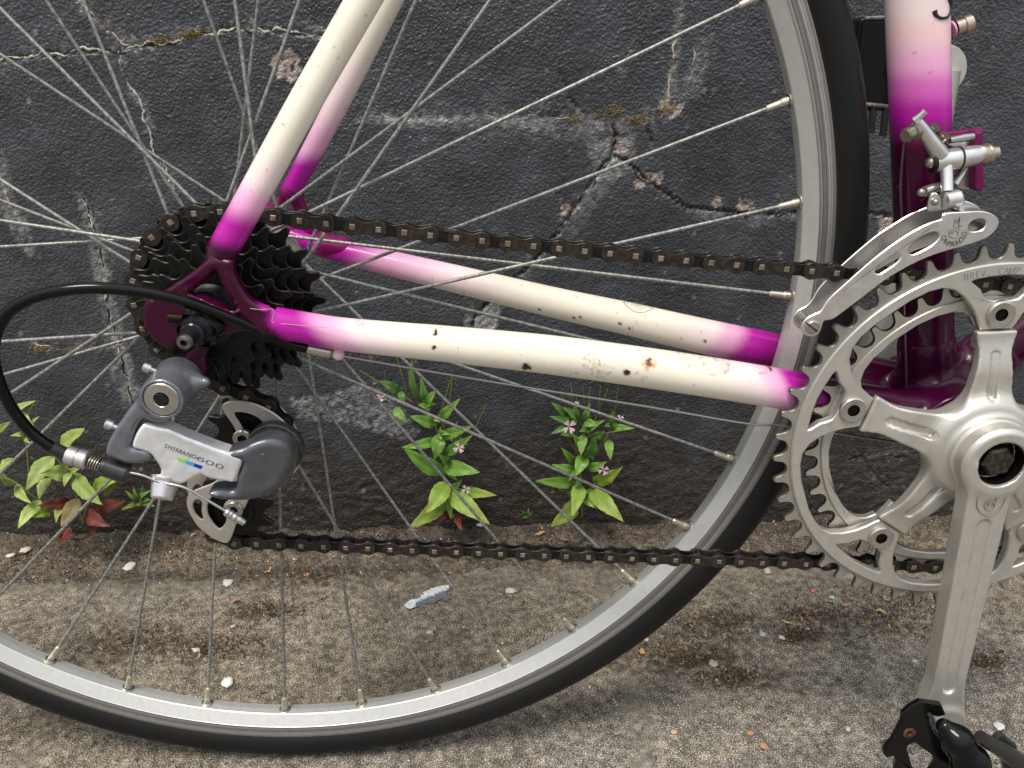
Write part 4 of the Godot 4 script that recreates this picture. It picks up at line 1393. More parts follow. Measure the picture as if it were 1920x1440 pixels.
func build_crankset() -> void:
	var cr := group_of("crankset", bike)
	var at := Transform3D(Basis(), Vector3(BB.x, BB.y, 0))
	var ph := 91.6
	# inner edge of the big ring: five tabs that reach in to the bolts
	var tabp := [[0.0, 63.6], [7.2, 64.0], [8.3, 67.0], [9.4, 72.0], [11.2, 78.0], [13.6, 84.0], [16.5, 89.0], [20.0, 92.0], [24.0, 93.0], [30.0, 93.1]]
	var tabi := [[0.0, 63.6], [7.0, 64.0], [7.6, 66.0], [9.0, 69.5], [12.0, 72.6], [16.0, 74.4], [22.0, 75.2], [30.0, 75.4]]
	var inner := PackedVector2Array()
	var inner2 := PackedVector2Array()
	for k in 5:
		for s in [-1, 1]:
			for q in tabp.size():
				var w: Array = tabp[tabp.size() - 1 - q] if s < 0 else tabp[q]
				if s > 0 and q == 0: continue
				inner.append(polar(w[1], ph + 72.0 * k + s * w[0]))
			for q in tabi.size():
				var w: Array = tabi[tabi.size() - 1 - q] if s < 0 else tabi[q]
				if s > 0 and q == 0: continue
				inner2.append(polar(w[1], ph + 72.0 * k + s * w[0]))
	var slots := []
	for k in 5:
		var a := ph + 72.0 * k
		slots.append(smooth2(PackedVector2Array([polar(91.6, a - 9.5), polar(92.2, a), polar(91.6, a + 9.5), polar(90.2, a + 10.6), polar(86.0, a + 8.0), polar(80.2, a + 5.8), polar(79.0, a), polar(80.2, a - 5.8), polar(86.0, a - 8.0), polar(90.2, a - 10.6)]), 2))
	var silver := Color(0.70, 0.685, 0.65)
	var b := Buf.new()
	b.t = at
	b.col = Color(0.50, 0.49, 0.45)
	plate(b, cog_outline(50, 104.1, deg_to_rad(91.5 + 0.0), 3.3), [circle2(Vector2.ZERO, 94.0, 120)], 44.6, 47.4, 0.5, Color(0.16, 0.145, 0.13))
	var f := Buf.new()
	f.t = at
	f.col = silver
	plate(f, circle2(Vector2.ZERO, 98.4, 200), [inner] + slots, 44.0, 49.4, 0.7, Color(0.6, 0.59, 0.57))
	var big := part("chainring", f, M.alu, cr)
	part("chainring_teeth", b, M.alu, cr)
	b = Buf.new()
	b.t = at
	b.col = Color(0.62, 0.60, 0.55)
	plate(b, cog_outline(42, 85.4, deg_to_rad(91.6), 3.2), [circle2(Vector2.ZERO, 77.5, 100)], 39.7, 42.0, 0.4, Color(0.05, 0.045, 0.04))
	part("inner_chainring_teeth", b, M.alu, cr)
	f = Buf.new()
	f.t = at
	f.col = Color(0.66, 0.64, 0.60)
	plate(f, circle2(Vector2.ZERO, 79.9, 160), [inner2], 38.6, 43.2, 0.6, Color(0.5, 0.49, 0.46))
	part("inner_chainring", f, M.alu, cr)
	# spider and crank arm, one forging
	var arms := PackedVector2Array()
	for k in 5: arms.append(polar(1.0, ph + 72.0 * k))
	var crank := func(p: Vector3) -> float:
		var q := Vector2(p.x, p.y)
		var r := q.length()
		var d := 1e9
		if r < 84.0 and p.z < 66.0:
			d = slab(r - 27.0, absf(p.z - 54.0) - 7.0, 3.0)
			for a in arms:
				var l := q.dot(a)
				if l < 0.0: continue
				var w := absf(q.cross(a))
				var hw := lerpf(12.5, 8.6, clampf((l - 20.0) / 30.0, 0, 1)) + 2.0 * smoothstep(52.0, 64.0, l)
				var e := slab(maxf(w - hw, l - 63.2), absf(p.z - 52.2 + 3.4 * smoothstep(40.0, 62.0, l)) - lerpf(3.4, 2.3, smoothstep(40.0, 62.0, l)), 1.0)
				e = minf(e, slab(maxf(w - 7.5, l - 79.0), absf(p.z - 43.6) - 2.4, 0.8)) if l > 52.0 else e
				d = smin(d, e, 9.0) if l < 56.0 else minf(d, e)
				var gl := clampf(l, 30.0, 51.0)
				d = smax(d, -maxf(Vector2(l - gl, w).length() - 2.3, -(p.z - 54.3 + 4.2 * smoothstep(40.0, 62.0, l))), 0.7)
			d = smin(d, slab(r - lerpf(24.0, 20.0, clampf((p.z - 56.0) / 8.0, 0, 1)), absf(p.z - 60.0) - 6.0, 2.0), 5.0)
		var h := slab(maxf(r - 19.6, (r - 19.6 + (p.z - 73.5)) * 0.72), absf(p.z - 67.0) - 8.8, 0.5)
		var t := clampf((-p.y - 12.0) / 145.0, 0, 1)
		var zf := lerpf(75.0, 81.0, t)
		var hwid := lerpf(11.6, 8.7, t) + 3.8 * smoothstep(0.86, 1.05, t)
		var arm := slab(maxf(absf(p.x + 1.6 - 1.2 * t) - hwid, maxf(p.y, -p.y - 182.0)), absf(p.z - zf + 6.2) - 6.2, 1.3)
		var gy := clampf(p.y, -142.0, -36.0)
		arm = smax(arm, -maxf(Vector2(p.x + 1.4 - 1.0 * t, p.y - gy).length() - 3.3, -(p.z - zf + 1.7)), 0.8)
		h = smin(h, arm, 5.0)
		h = smin(h, cyl_d(p, Vector3(0, -170, 0), 13.6, 69.5, 82.0, 2.0), 6.0)
		d = smin(d, h, 4.0)
		d = maxf(d, -slab(r - 12.2, absf(p.z - 76.0) - 10.0, 0.3))
		return d
	b = Buf.new()
	b.t = at
	b.col = silver
	solid(b, Vector3(-84, -190, 38), Vector3(84, 84, 85), 0.95, crank)
	part("crank_arm", b, M.alu, cr)
	b = Buf.new()
	b.t = at
	b.col = Color(0.06, 0.052, 0.045)
	var hx := PackedVector2Array()
	for k in 6: hx.append(polar(8.7, 60.0 * k + 12.0))
	plate(b, hx, [], 64.0, 73.5, 1.2)
	b.col = Color(0.012, 0.011, 0.010)
	lathe(b, p2([12.15, 74.5, 12.1, 66.2, 0, 66.2]), Vector3.ZERO, Vector3(0, 0, 1), 24)
	part("crank_bolt", b, M.dark, cr)
	for k in 5:
		var q := polar(72.0, ph + 72.0 * k)
		b = Buf.new()
		b.t = at
		b.col = Color(0.55, 0.53, 0.49)
		var ink := Color(0.02, 0.018, 0.016)
		lathe(b, p2([7.2, 49.0, 7.2, 50.6, 6.4, 51.3, 3.3, 51.0, 3.1, 49.9, 0, 49.9]), Vector3(q.x, q.y, 0), Vector3(0, 0, 1), 28, [b.col, b.col, b.col, ink, ink])
		part("chainring_bolt", b, M.polish, cr)
	# stamped lettering along the ring, a stamped shield on the arm
	var words := "BREV. CAMP"
	for k in words.length():
		if words[k] == " ": continue
		var an := 104.4 - k * 1.72
		letter(words[k], 3.2, Transform3D(Basis(Vector3(0, 0, 1), deg_to_rad(an - 90.0)), Vector3(BB.x, BB.y, 49.5) + Vector3(polar(94.3, an).x, polar(94.3, an).y, 0)), Color(0.20, 0.19, 0.18), cr)
	b = Buf.new()
	b.t = Transform3D(Basis(), Vector3(BB.x - 1.2, BB.y, 0))
	b.col = Color(0.36, 0.35, 0.33)
	var zs := 75.75
	var sh := p3([-7.2, -14.6, zs, -3.4, -14.9, zs, 0, -12.6, zs, 3.4, -14.9, zs, 7.2, -14.6, zs, 7.4, -20, zs + 0.2, 6.6, -24.5, zs + 0.35, 3.6, -28.4, zs + 0.5, 0, -29.8, zs + 0.6, -3.6, -28.4, zs + 0.5, -6.6, -24.5, zs + 0.35, -7.4, -20, zs + 0.2, -7.2, -14.6, zs])
	tube(b, sh, 0.22, 6)
	swirl(b, Vector3(0.2, -23.5, zs + 0.4), 3.8, 0.24)
	part("stamped_shield", b, M.dark, cr)

func swirl(b: Buf, o: Vector3, r: float, w: float) -> void:   # a stamped letter C with a small winged hand above it
	var p := PackedVector3Array()
	for k in 25:
		var a := deg_to_rad(40.0 + 520.0 * k / 24.0)
		p.append(o + Vector3(cos(a), sin(a), 0) * r * lerpf(1.0, 0.35, k / 24.0))
	tube(b, p, w, 6)
	tube(b, PackedVector3Array([o + Vector3(-0.3, 1.0, 0) * r, o + Vector3(-0.35, 2.3, 0) * r, o + Vector3(0.1, 1.7, 0) * r, o + Vector3(0.35, 2.5, 0) * r, o + Vector3(0.5, 1.0, 0) * r, o + Vector3(1.0, 1.3, 0) * r]), w, 6)

func letter(ch: String, size_mm: float, where: Transform3D, col: Color, parent: Node, called := "lettering") -> MeshInstance3D:
	var t := TextMesh.new()
	t.text = ch
	var f := SystemFont.new()
	f.font_names = PackedStringArray(["Droid Sans"])
	t.font = f
	t.font_size = 32
	t.pixel_size = size_mm * 0.001 / 32.0 * 1.35
	t.depth = 0.00012
	t.curve_step = 1.0
	var m := StandardMaterial3D.new()
	m.albedo_color = Color(col.r, col.g, col.b).linear_to_srgb()
	m.roughness = 0.5
	var o := use(called, t, m, parent)
	o.transform = Transform3D(where.basis, V(where.origin.x, where.origin.y, where.origin.z))
	return o

# ---------- rear derailleur
func words_between(s: String, a: Vector3, e: Vector3, high: float, nrm: Vector3, col: Color, parent: Node) -> void:
	var t := TextMesh.new()
	t.text = s
	var f := SystemFont.new()
	f.font_names = PackedStringArray(["Droid Sans"])
	t.font = f
	t.font_size = 48
	t.pixel_size = 0.001
	t.depth = 0.001
	t.horizontal_alignment = HORIZONTAL_ALIGNMENT_LEFT
	var bb := t.get_aabb()
	var x := (e - a).normalized()
	var z := (nrm - x * nrm.dot(x)).normalized()
	var y := z.cross(x)
	var sx := e.distance_to(a) * 0.001 / maxf(bb.size.x, 0.001)
	var sy := high * 0.001 / maxf(bb.size.y, 0.001)
	var m := StandardMaterial3D.new()
	m.albedo_color = col.linear_to_srgb()
	m.roughness = 0.45
	var o := use("lettering", t, m, parent)
	var base := V(a.x, a.y, a.z)
	var bs := Basis(x * sx, y * sy, z * 0.12)
	o.transform = Transform3D(bs, base - bs * Vector3(bb.position.x, bb.position.y, 0) + z * 0.00002)

func pulley(z: float, c: Vector2, parent: Node) -> void:
	var b := Buf.new()
	b.t = Transform3D(Basis(), Vector3(c.x, c.y, 0))
	b.col = Color(0.010, 0.010, 0.0095)
	plate(b, cog_outline(10, 20.0, 0.2, 2.6), [circle2(Vector2.ZERO, 4.0, 16)], z - 1.5, z + 1.5, 0.5, Color(0.035, 0.033, 0.03))
	lathe(b, p2([11.5, z + 1.5, 11.0, z + 2.4, 8.0, z + 2.4, 7.4, z + 1.6, 5.5, z + 1.6, 5.0, z + 3.6, 3.4, z + 3.6]), Vector3.ZERO, Vector3(0, 0, 1), 28)
	part("jockey_wheel", b, M.dark, parent)

func build_rear_derailleur() -> void:
	var rd := group_of("rear_derailleur", bike)
	var grey := Color(0.20, 0.215, 0.24)
	var n := FastNoiseLite.new()
	n.seed = 121
	n.frequency = 0.2
	n.fractal_octaves = 3
	var worn := func(base: Color) -> Callable:
		return func(p: Vector3, nn: Vector3) -> Color:
			var f := n.get_noise_3d(p.x, p.y, p.z)
			var c := base * (1.0 + 0.12 * f)
			if f > 0.6: c = c.lerp(Color(0.62, 0.62, 0.62), clampf((f - 0.6) * 5.0, 0, 0.7))
			return c
	# upper knuckle with its arm
	var kc := p3([-15.9,-28.3,94])[0]
	var armf := Flat.new([smooth2(ccw(p2([-24.5,-24.6,-26.7,-27.5,-32.9,-34.3,-39.9,-43.2,-44.3,-49.9,-46,-55.6,-42.2,-58.4,-37.9,-61.2,-31.9,-61.7,-27.9,-60.4,-26.9,-57.9,-28.6,-55.2,-32.3,-53.8,-34.5,-52.4,-32.6,-47.1,-30.3,-42.6,-27.2,-39.3,-23.5,-41.2,-19.6,-41.9,-16.6,-40.7,-15.2,-36.1,-17.2,-31.7])), 3)], 0.5, 9.0)
	var lobe := p3([-12.1,-23.7,80,-1,-26.5,80])
	var knuckle := func(p: Vector3) -> float:
		var q := Vector2(p.x - kc.x, p.y - kc.y).length()
		var rr := lerpf(11.6, 9.8, clampf((p.z - 70.0) / 22.0, 0, 1))
		var d := slab(q - rr, absf(p.z - 81.5) - 12.5, 1.2)
		d = smin(d, slab(armf.at(Vector2(p.x, p.y)), absf(p.z - 86.5 + 0.16 * (p.x + 30.0)) - 6.0, 2.6), 4.0)
		d = smin(d, cap_d(p, Vector3(kc.x + 2.0, kc.y + 2.0, 76), Vector3(lobe[1].x, lobe[1].y, 78), 8.0, 2.4), 4.0)
		d = maxf(d, -slab(q - 8.3, absf(p.z - 96.0) - 3.4, 0.2))
		return d
	var b := Buf.new()
	solid(b, Vector3(-70, -82, 66), Vector3(18, -8, 97), 0.62, knuckle, worn.call(grey))
	part("knuckle", b, M.satin, rd)
	b = Buf.new()
	b.t = Transform3D(Basis(), kc)
	b.col = Color(0.52, 0.50, 0.46)
	var ink := Color(0.015, 0.014, 0.013)
	lathe(b, p2([8.2, -2.6, 8.2, -0.6, 7.5, 0.1, 3.7, 0.3, 3.3, -0.1, 3.0, -2.4, 0, -2.4]), Vector3.ZERO, Vector3(0, 0, 1), 40, [ink, b.col, b.col, b.col, ink, ink])
	part("pivot_bolt", b, M.polish, rd)
	b = Buf.new()
	b.col = Color(0.03, 0.03, 0.03)
	var hx := PackedVector2Array()
	for k in 12: hx.append(polar(3.3 if k % 2 == 0 else 2.5, 30.0 * k))
	b.t = Transform3D(Basis(), kc)
	plate(b, hx, [], -1.5, 0.34, 0.05)
	part("hex_socket", b, M.dark, rd)
	# link plate, set between the two knuckles and leaning inwards to the right
	var lf := Flat.new([smooth2(ccw(p2([-27.3,-41.6,-25.5,-42.2,-20.9,-44.6,-18.1,-46,-11.6,-51.3,-0.2,-59.6,4.9,-62.9,10.5,-67.9,8.6,-73.6,5.6,-79.4,2.5,-78.6,-4.8,-75.3,-8.3,-72.4,-12.3,-74,-16.9,-75.8,-21,-73.3,-25.1,-70.6,-24.2,-66.3,-25.4,-61.6,-27,-57.7,-30.2,-54.9,-33.7,-52.5,-32,-47.5,-29.5,-43.6])), 3)], 0.45, 8.0)
	var link := func(p: Vector3) -> float:
		var zf := 82.0 - 0.35 * p.x
		return slab(lf.at(Vector2(p.x, p.y)), absf(p.z - zf + 5.0) - 5.0, 1.8)
	b = Buf.new()
	solid(b, Vector3(-46, -92, 58), Vector3(26, -30, 102), 0.6, link, worn.call(Color(0.88, 0.89, 0.91)))
	part("link_plate", b, M.satin, rd)
	var pn := Vector3(0.35, 0, 1).normalized()
	var tp := p3([-21,-54.4,89.4,-9,-63.3,85.3,-8.8,-63.8,85.2,1.7,-71.3,81.5])
	words_between("SHIMANO", tp[0], tp[1], 1.9, pn, Color(0.08, 0.08, 0.11), rd)
	words_between("600", tp[2], tp[3], 2.3, pn, Color(0.10, 0.10, 0.14), rd)
	var tl := p3([-16.4,-60.8,87.8,-6.2,-67.7,84.2,-15.8,-63,87.6,-7.3,-69.2,84.6])
	var st := PackedVector3Array()
	for k in 3:
		st.append(tl[0].lerp(tl[1], k / 3.0))
		st.append(tl[0].lerp(tl[1], (k + 1) / 3.0))
		st.append(tl[2].lerp(tl[3], (k + 1) / 3.0))
		st.append(tl[2].lerp(tl[3], k / 3.0))
	var tones := [Color(0.22, 0.62, 0.05), Color(0.05, 0.33, 0.72), Color(0.01, 0.03, 0.36)]
	for k in 3:
		b = Buf.new()
		b.col = tones[k]
		b.quad(b.vert(st[k * 4] + pn * 0.05, pn), b.vert(st[k * 4 + 1] + pn * 0.05, pn), b.vert(st[k * 4 + 2] + pn * 0.05, pn), b.vert(st[k * 4 + 3] + pn * 0.05, pn))
		part("printed_stripe", b, M.print, rd)
	# lower knuckle
	var pf := Flat.new([smooth2(ccw(p2([2.9,-65.4,5,-62.8,10.7,-62.2,16.7,-59.7,24.8,-59.1,30.8,-62.7,33.5,-69.7,31.7,-78,26.8,-85.1,19.6,-90.1,10.5,-91.6,0.4,-89.6,-5.8,-86.5,-6.7,-83.5,-1.6,-83,4.5,-84.2,7,-77.5,10.2,-70.1,6.3,-67.7])), 3)], 0.5, 9.0)
	var pc := p3([17.7,-78.9,56])[0]
	var low := func(p: Vector3) -> float:
		var d := slab(pf.at(Vector2(p.x, p.y)), absf(p.z - 69.5 + 0.30 * (p.x - 18.0)) - 7.0, 4.0)
		d = smin(d, cyl_d(p, pc, 13.4, 44.0, 66.0, 2.0), 5.0)
		return d
	b = Buf.new()
	solid(b, Vector3(-22, -104, 42), Vector3(44, -38, 92), 0.68, low, worn.call(grey * 0.55))
	part("lower_knuckle", b, M.satin, rd)
	b = Buf.new()
	b.col = Color(0.10, 0.10, 0.105)
	lathe(b, p2([15.0, 41.5, 15.0, 46.5, 14.2, 47.2, 10, 47.2]), Vector3(pc.x, pc.y, 0), Vector3(0, 0, 1), 40)
	part("spring_cover", b, M.dark, rd)
	# cage: two plates with windows, two jockey wheels between them
	var ol := smooth2(ccw(p2([-8.7,-56.1,-5.9,-53.6,0.2,-53,10,-55.4,19.3,-61.6,26.2,-70.4,29.6,-78.8,29.6,-86.7,25.8,-95.7,17,-102.9,5.2,-106.4,-1.1,-111.4,-4,-116.6,-8.8,-124.1,-12,-130.8,-14.7,-136.8,-18.1,-140.6,-24.4,-137.8,-31.5,-130.5,-35.1,-122.5,-36.3,-114.9,-34,-108.4,-27.6,-104.8,-19.9,-101.7,-11.8,-95,-4.2,-86,-1,-80,-4,-78,-5.3,-74.4,-3.5,-70.8,-4.7,-66.4,-7.6,-60.6])), 3)
	var w1 := smooth2(p2([-2.7,-60.3,2.4,-59.9,8.7,-62.6,12.2,-67.4,10.6,-70.1,6,-73.8,1.7,-71.2,-0.4,-66.6]), 3)
	var w2 := smooth2(p2([-30,-111.6,-32.8,-115,-32.6,-120.2,-30.5,-123.8,-28.8,-124.4,-28.8,-118.8,-27.9,-114.1]), 3)
	var w3 := smooth2(p2([-20.3,-109.6,-24.5,-114.2,-25.5,-120.8,-23.6,-127.1,-20.7,-131,-17.4,-128.2,-15.8,-123.9,-16.5,-118.2,-15.1,-114.4,-9.9,-110.8,-14.5,-108.8]), 3)
	b = Buf.new()
	b.col = Color(0.70, 0.67, 0.62)
	plate(b, ol, [w1, w2, w3], 38.6, 40.4, 0.5, Color(0.62, 0.6, 0.57))
	part("cage_plate", b, M.alu, rd)
	b = Buf.new()
	b.col = Color(0.62, 0.60, 0.56)
	b.t = Transform3D(Basis(), Vector3(-4, 2, 0))
	plate(b, ol, [w2, w3], 25.6, 27.2, 0.4, Color(0.6, 0.58, 0.55))
	part("cage_plate", b, M.alu, rd)
	pulley(33.0, Vector2(1.5, -74.5), rd)
	pulley(33.0, Vector2(-13, -123.5), rd)
	for q in p3([0,-74.5,41,-10.6,-118.2,41]):
		b = Buf.new()
		b.col = Color(0.5, 0.48, 0.45)
		lathe(b, p2([5.2, 39.5, 5.2, 41.6, 4.6, 42.2, 2.5, 42.2, 2.3, 41.2, 0, 41.2]), Vector3(q.x, q.y, 0), Vector3(0, 0, 1), 24, [b.col, b.col, b.col, ink, ink])
		part("jockey_bolt", b, M.polish, rd)
	# cable: barrel adjuster, spring, boss, bare wire, anchor bolt and crimped end
	var cp := p3([-75.5,-51.9,89,-70.4,-55.6,89,-66.9,-57.7,89,-61.8,-59.5,89,-56.8,-61.5,89,-51.3,-63.9,89,-39.1,-67.9,89])
	b = Buf.new()
	b.col = Color(0.02, 0.02, 0.022)
	rod(b, cp[0], cp[2], 3.1, 18)
	part("housing_end_cap", b, M.plastic, rd)
	b = Buf.new()
	b.col = Color(0.75, 0.75, 0.76)
	lathe(b, p2([3.6, 0, 4.4, 0.6, 4.4, 4.6, 3.9, 4.8, 3.9, 5.6, 4.5, 5.8, 4.5, 9.2, 3.8, 10, 0, 10]), cp[2], cp[4] - cp[2], 60, [], 30, 0.03)
	part("barrel_adjuster", b, M.polish, rd)
	b = Buf.new()
	b.col = Color(0.10, 0.10, 0.1)
	rod(b, cp[4], cp[5], 2.0, 12)
	var coil := PackedVector3Array()
	var cx := (cp[5] - cp[4]).normalized()
	var c1 := cx.cross(Vector3(0, 0, 1)).normalized()
	for k in 81: coil.append(cp[4].lerp(cp[5], k / 80.0) + (c1 * cos(k * TAU / 16.0) + Vector3(0, 0, 1) * sin(k * TAU / 16.0)) * 2.9)
	b.col = Color(0.45, 0.42, 0.36)
	tube(b, coil, 0.45, 6)
	part("adjuster_spring", b, M.polish, rd)
	b = Buf.new()
	b.col = Color(0.05, 0.05, 0.053)
	lathe(b, p2([0, 0, 3.2, 0, 3.8, 0.8, 3.9, 2.5, 4.8, 3.0, 5.0, 12.5, 4.4, 13.4, 0, 13.4]), cp[5] - cx * 1.0, cx, 28)
	part("cable_boss", b, M.satin, rd)
	var wire := p3([-39.5,-67.1,90,-32.4,-69.2,90,-25.5,-72.8,90,-14.6,-76,90,-5.9,-83.2,89,3.2,-91.2,88])
	b = Buf.new()
	b.col = Color(0.75, 0.75, 0.75)
	tube(b, spline(wire, 6), 0.72, 8)
	part("inner_cable", b, M.cable, rd)
	var cr := p3([2.2,-90.6,88,5.4,-93.7,88,12.5,-99.1,88])
	b = Buf.new()
	b.col = Color(0.82, 0.82, 0.83)
	lathe(b, p2([0, 0, 1.8, 0.2, 2.3, 1.2, 1.9, 2.6, 2.3, 3.0, 1.9, 4.6, 2.2, 5.2, 1.8, 7.0, 1.9, 8.2, 1.5, 11.0, 0, 11.6]), cr[0], cr[2] - cr[0], 14)
	part("crimped_cable_end", b, M.cable, rd)
	var an := p3([-25.1,-74.5,84,-26.3,-82.2,90])
	b = Buf.new()
	b.col = Color(0.80, 0.80, 0.82)
	lathe(b, p2([0, -1, 7.6, -1, 7.8, 0, 7.4, 1.2, 6.6, 1.6, 5.4, 9.0, 4.9, 9.8, 0, 9.8]), an[0], an[1] - an[0], 6 * 6, [], 6, 0.02)
	part("anchor_bolt", b, M.polish, rd)
	for q in p3([-24.3,-18.8,80,-42.1,-42.8,90]):
		b = Buf.new()
		b.col = Color(0.7, 0.7, 0.72)
		lathe(b, p2([0, 3.4, 1.8, 3.4, 2.3, 2.8, 2.3, 0, 1.3, 0, 1.3, -6]), q, Vector3(-0.86, 0.5, 0.1), 18)
		part("limit_screw", b, M.polish, rd)
	# cable housing in one big loop, with a brass ferrule at the frame
	var hs := p3([56.2,-20.4,58,49.8,-18.6,59,43.7,-16.7,60])
	b = Buf.new()
	b.col = Color(0.62, 0.57, 0.50)
	lathe(b, p2([0, 0, 2.9, 0, 3.1, 0.5, 3.1, 11.0, 2.7, 11.4, 0, 11.4]), hs[0] + (hs[2] - hs[0]).normalized() * 1.5, hs[2] - hs[0], 24)
	part("ferrule", b, M.polish, rd)
	var loop := p3([46.1,-17.5,59.5,33.3,-12.2,63,13.2,3.5,74,-5.6,15.7,84,-23.1,21.8,90,-41.3,23.9,94,-58.8,21.4,96,-71.4,15.1,97,-79.6,5.3,97,-83.9,-6,96,-85,-17.7,95,-83.8,-31.6,93,-79.2,-44.8,91,-72.6,-53.4,89.5])
	b = Buf.new()
	b.col = Color(0.005, 0.005, 0.006)
	tube(b, spline(loop, 14), 2.65, 24)
	part("cable_housing", b, M.plastic, rd)
	var run := p3([59.7,-21.9,58,127.4,-38.7,51,211.7,-58.1,43,272,-72.7,37,297,-76.5,34,373.9,-96.6,18,393.7,-102.2,12])
	b = Buf.new()
	b.col = Color(0.62, 0.60, 0.56)
	tube(b, spline(run, 10), 0.72, 8)
	part("shift_cable", b, M.cable, rd)
	# wheel nut on the axle end and the axle stop screw
	b = Buf.new()
	b.col = Color(0.014, 0.015, 0.018)
	lathe(b, p2([0, 70.5, 8.0, 70.5, 9.4, 72.5, 9.4, 77.0, 8.0, 81.5]), Vector3.ZERO, Vector3(0, 0, 1), 60, [], 6, 0.10)
	lathe(b, p2([7.8, 80.5, 5.8, 84.5, 5.4, 87.4, 4.8, 88.0, 3.6, 88.2, 3.2, 97.5, 2.8, 98.2, 1.6, 98.2, 1.4, 96.0, 0, 96.0]), Vector3.ZERO, Vector3(0, 0, 1), 40)
	part("skewer_nut", b, M.plastic, rd)
	b = Buf.new()
	b.col = Color(0.20, 0.20, 0.20)
	lathe(b, p2([3.35, 95.8, 3.25, 97.6, 2.8, 98.35, 1.6, 98.35, 1.5, 97.0]), Vector3.ZERO, Vector3(0, 0, 1), 28)
	part("skewer_tip", b, M.dark, rd)
	b = Buf.new()
	b.col = Color(0.16, 0.14, 0.11)
	var sc := p3([-16.2,2.9,70,-9.2,2.2,70])
	for k in 9: lathe(b, p2([1.6, 0, 2.4, 0.5, 1.6, 1.0]), sc[0].lerp(sc[1], k / 9.0), sc[1] - sc[0], 14)
	rod(b, sc[0], sc[1], 1.6, 12)
	part("axle_stop_screw", b, M.polish, rd)

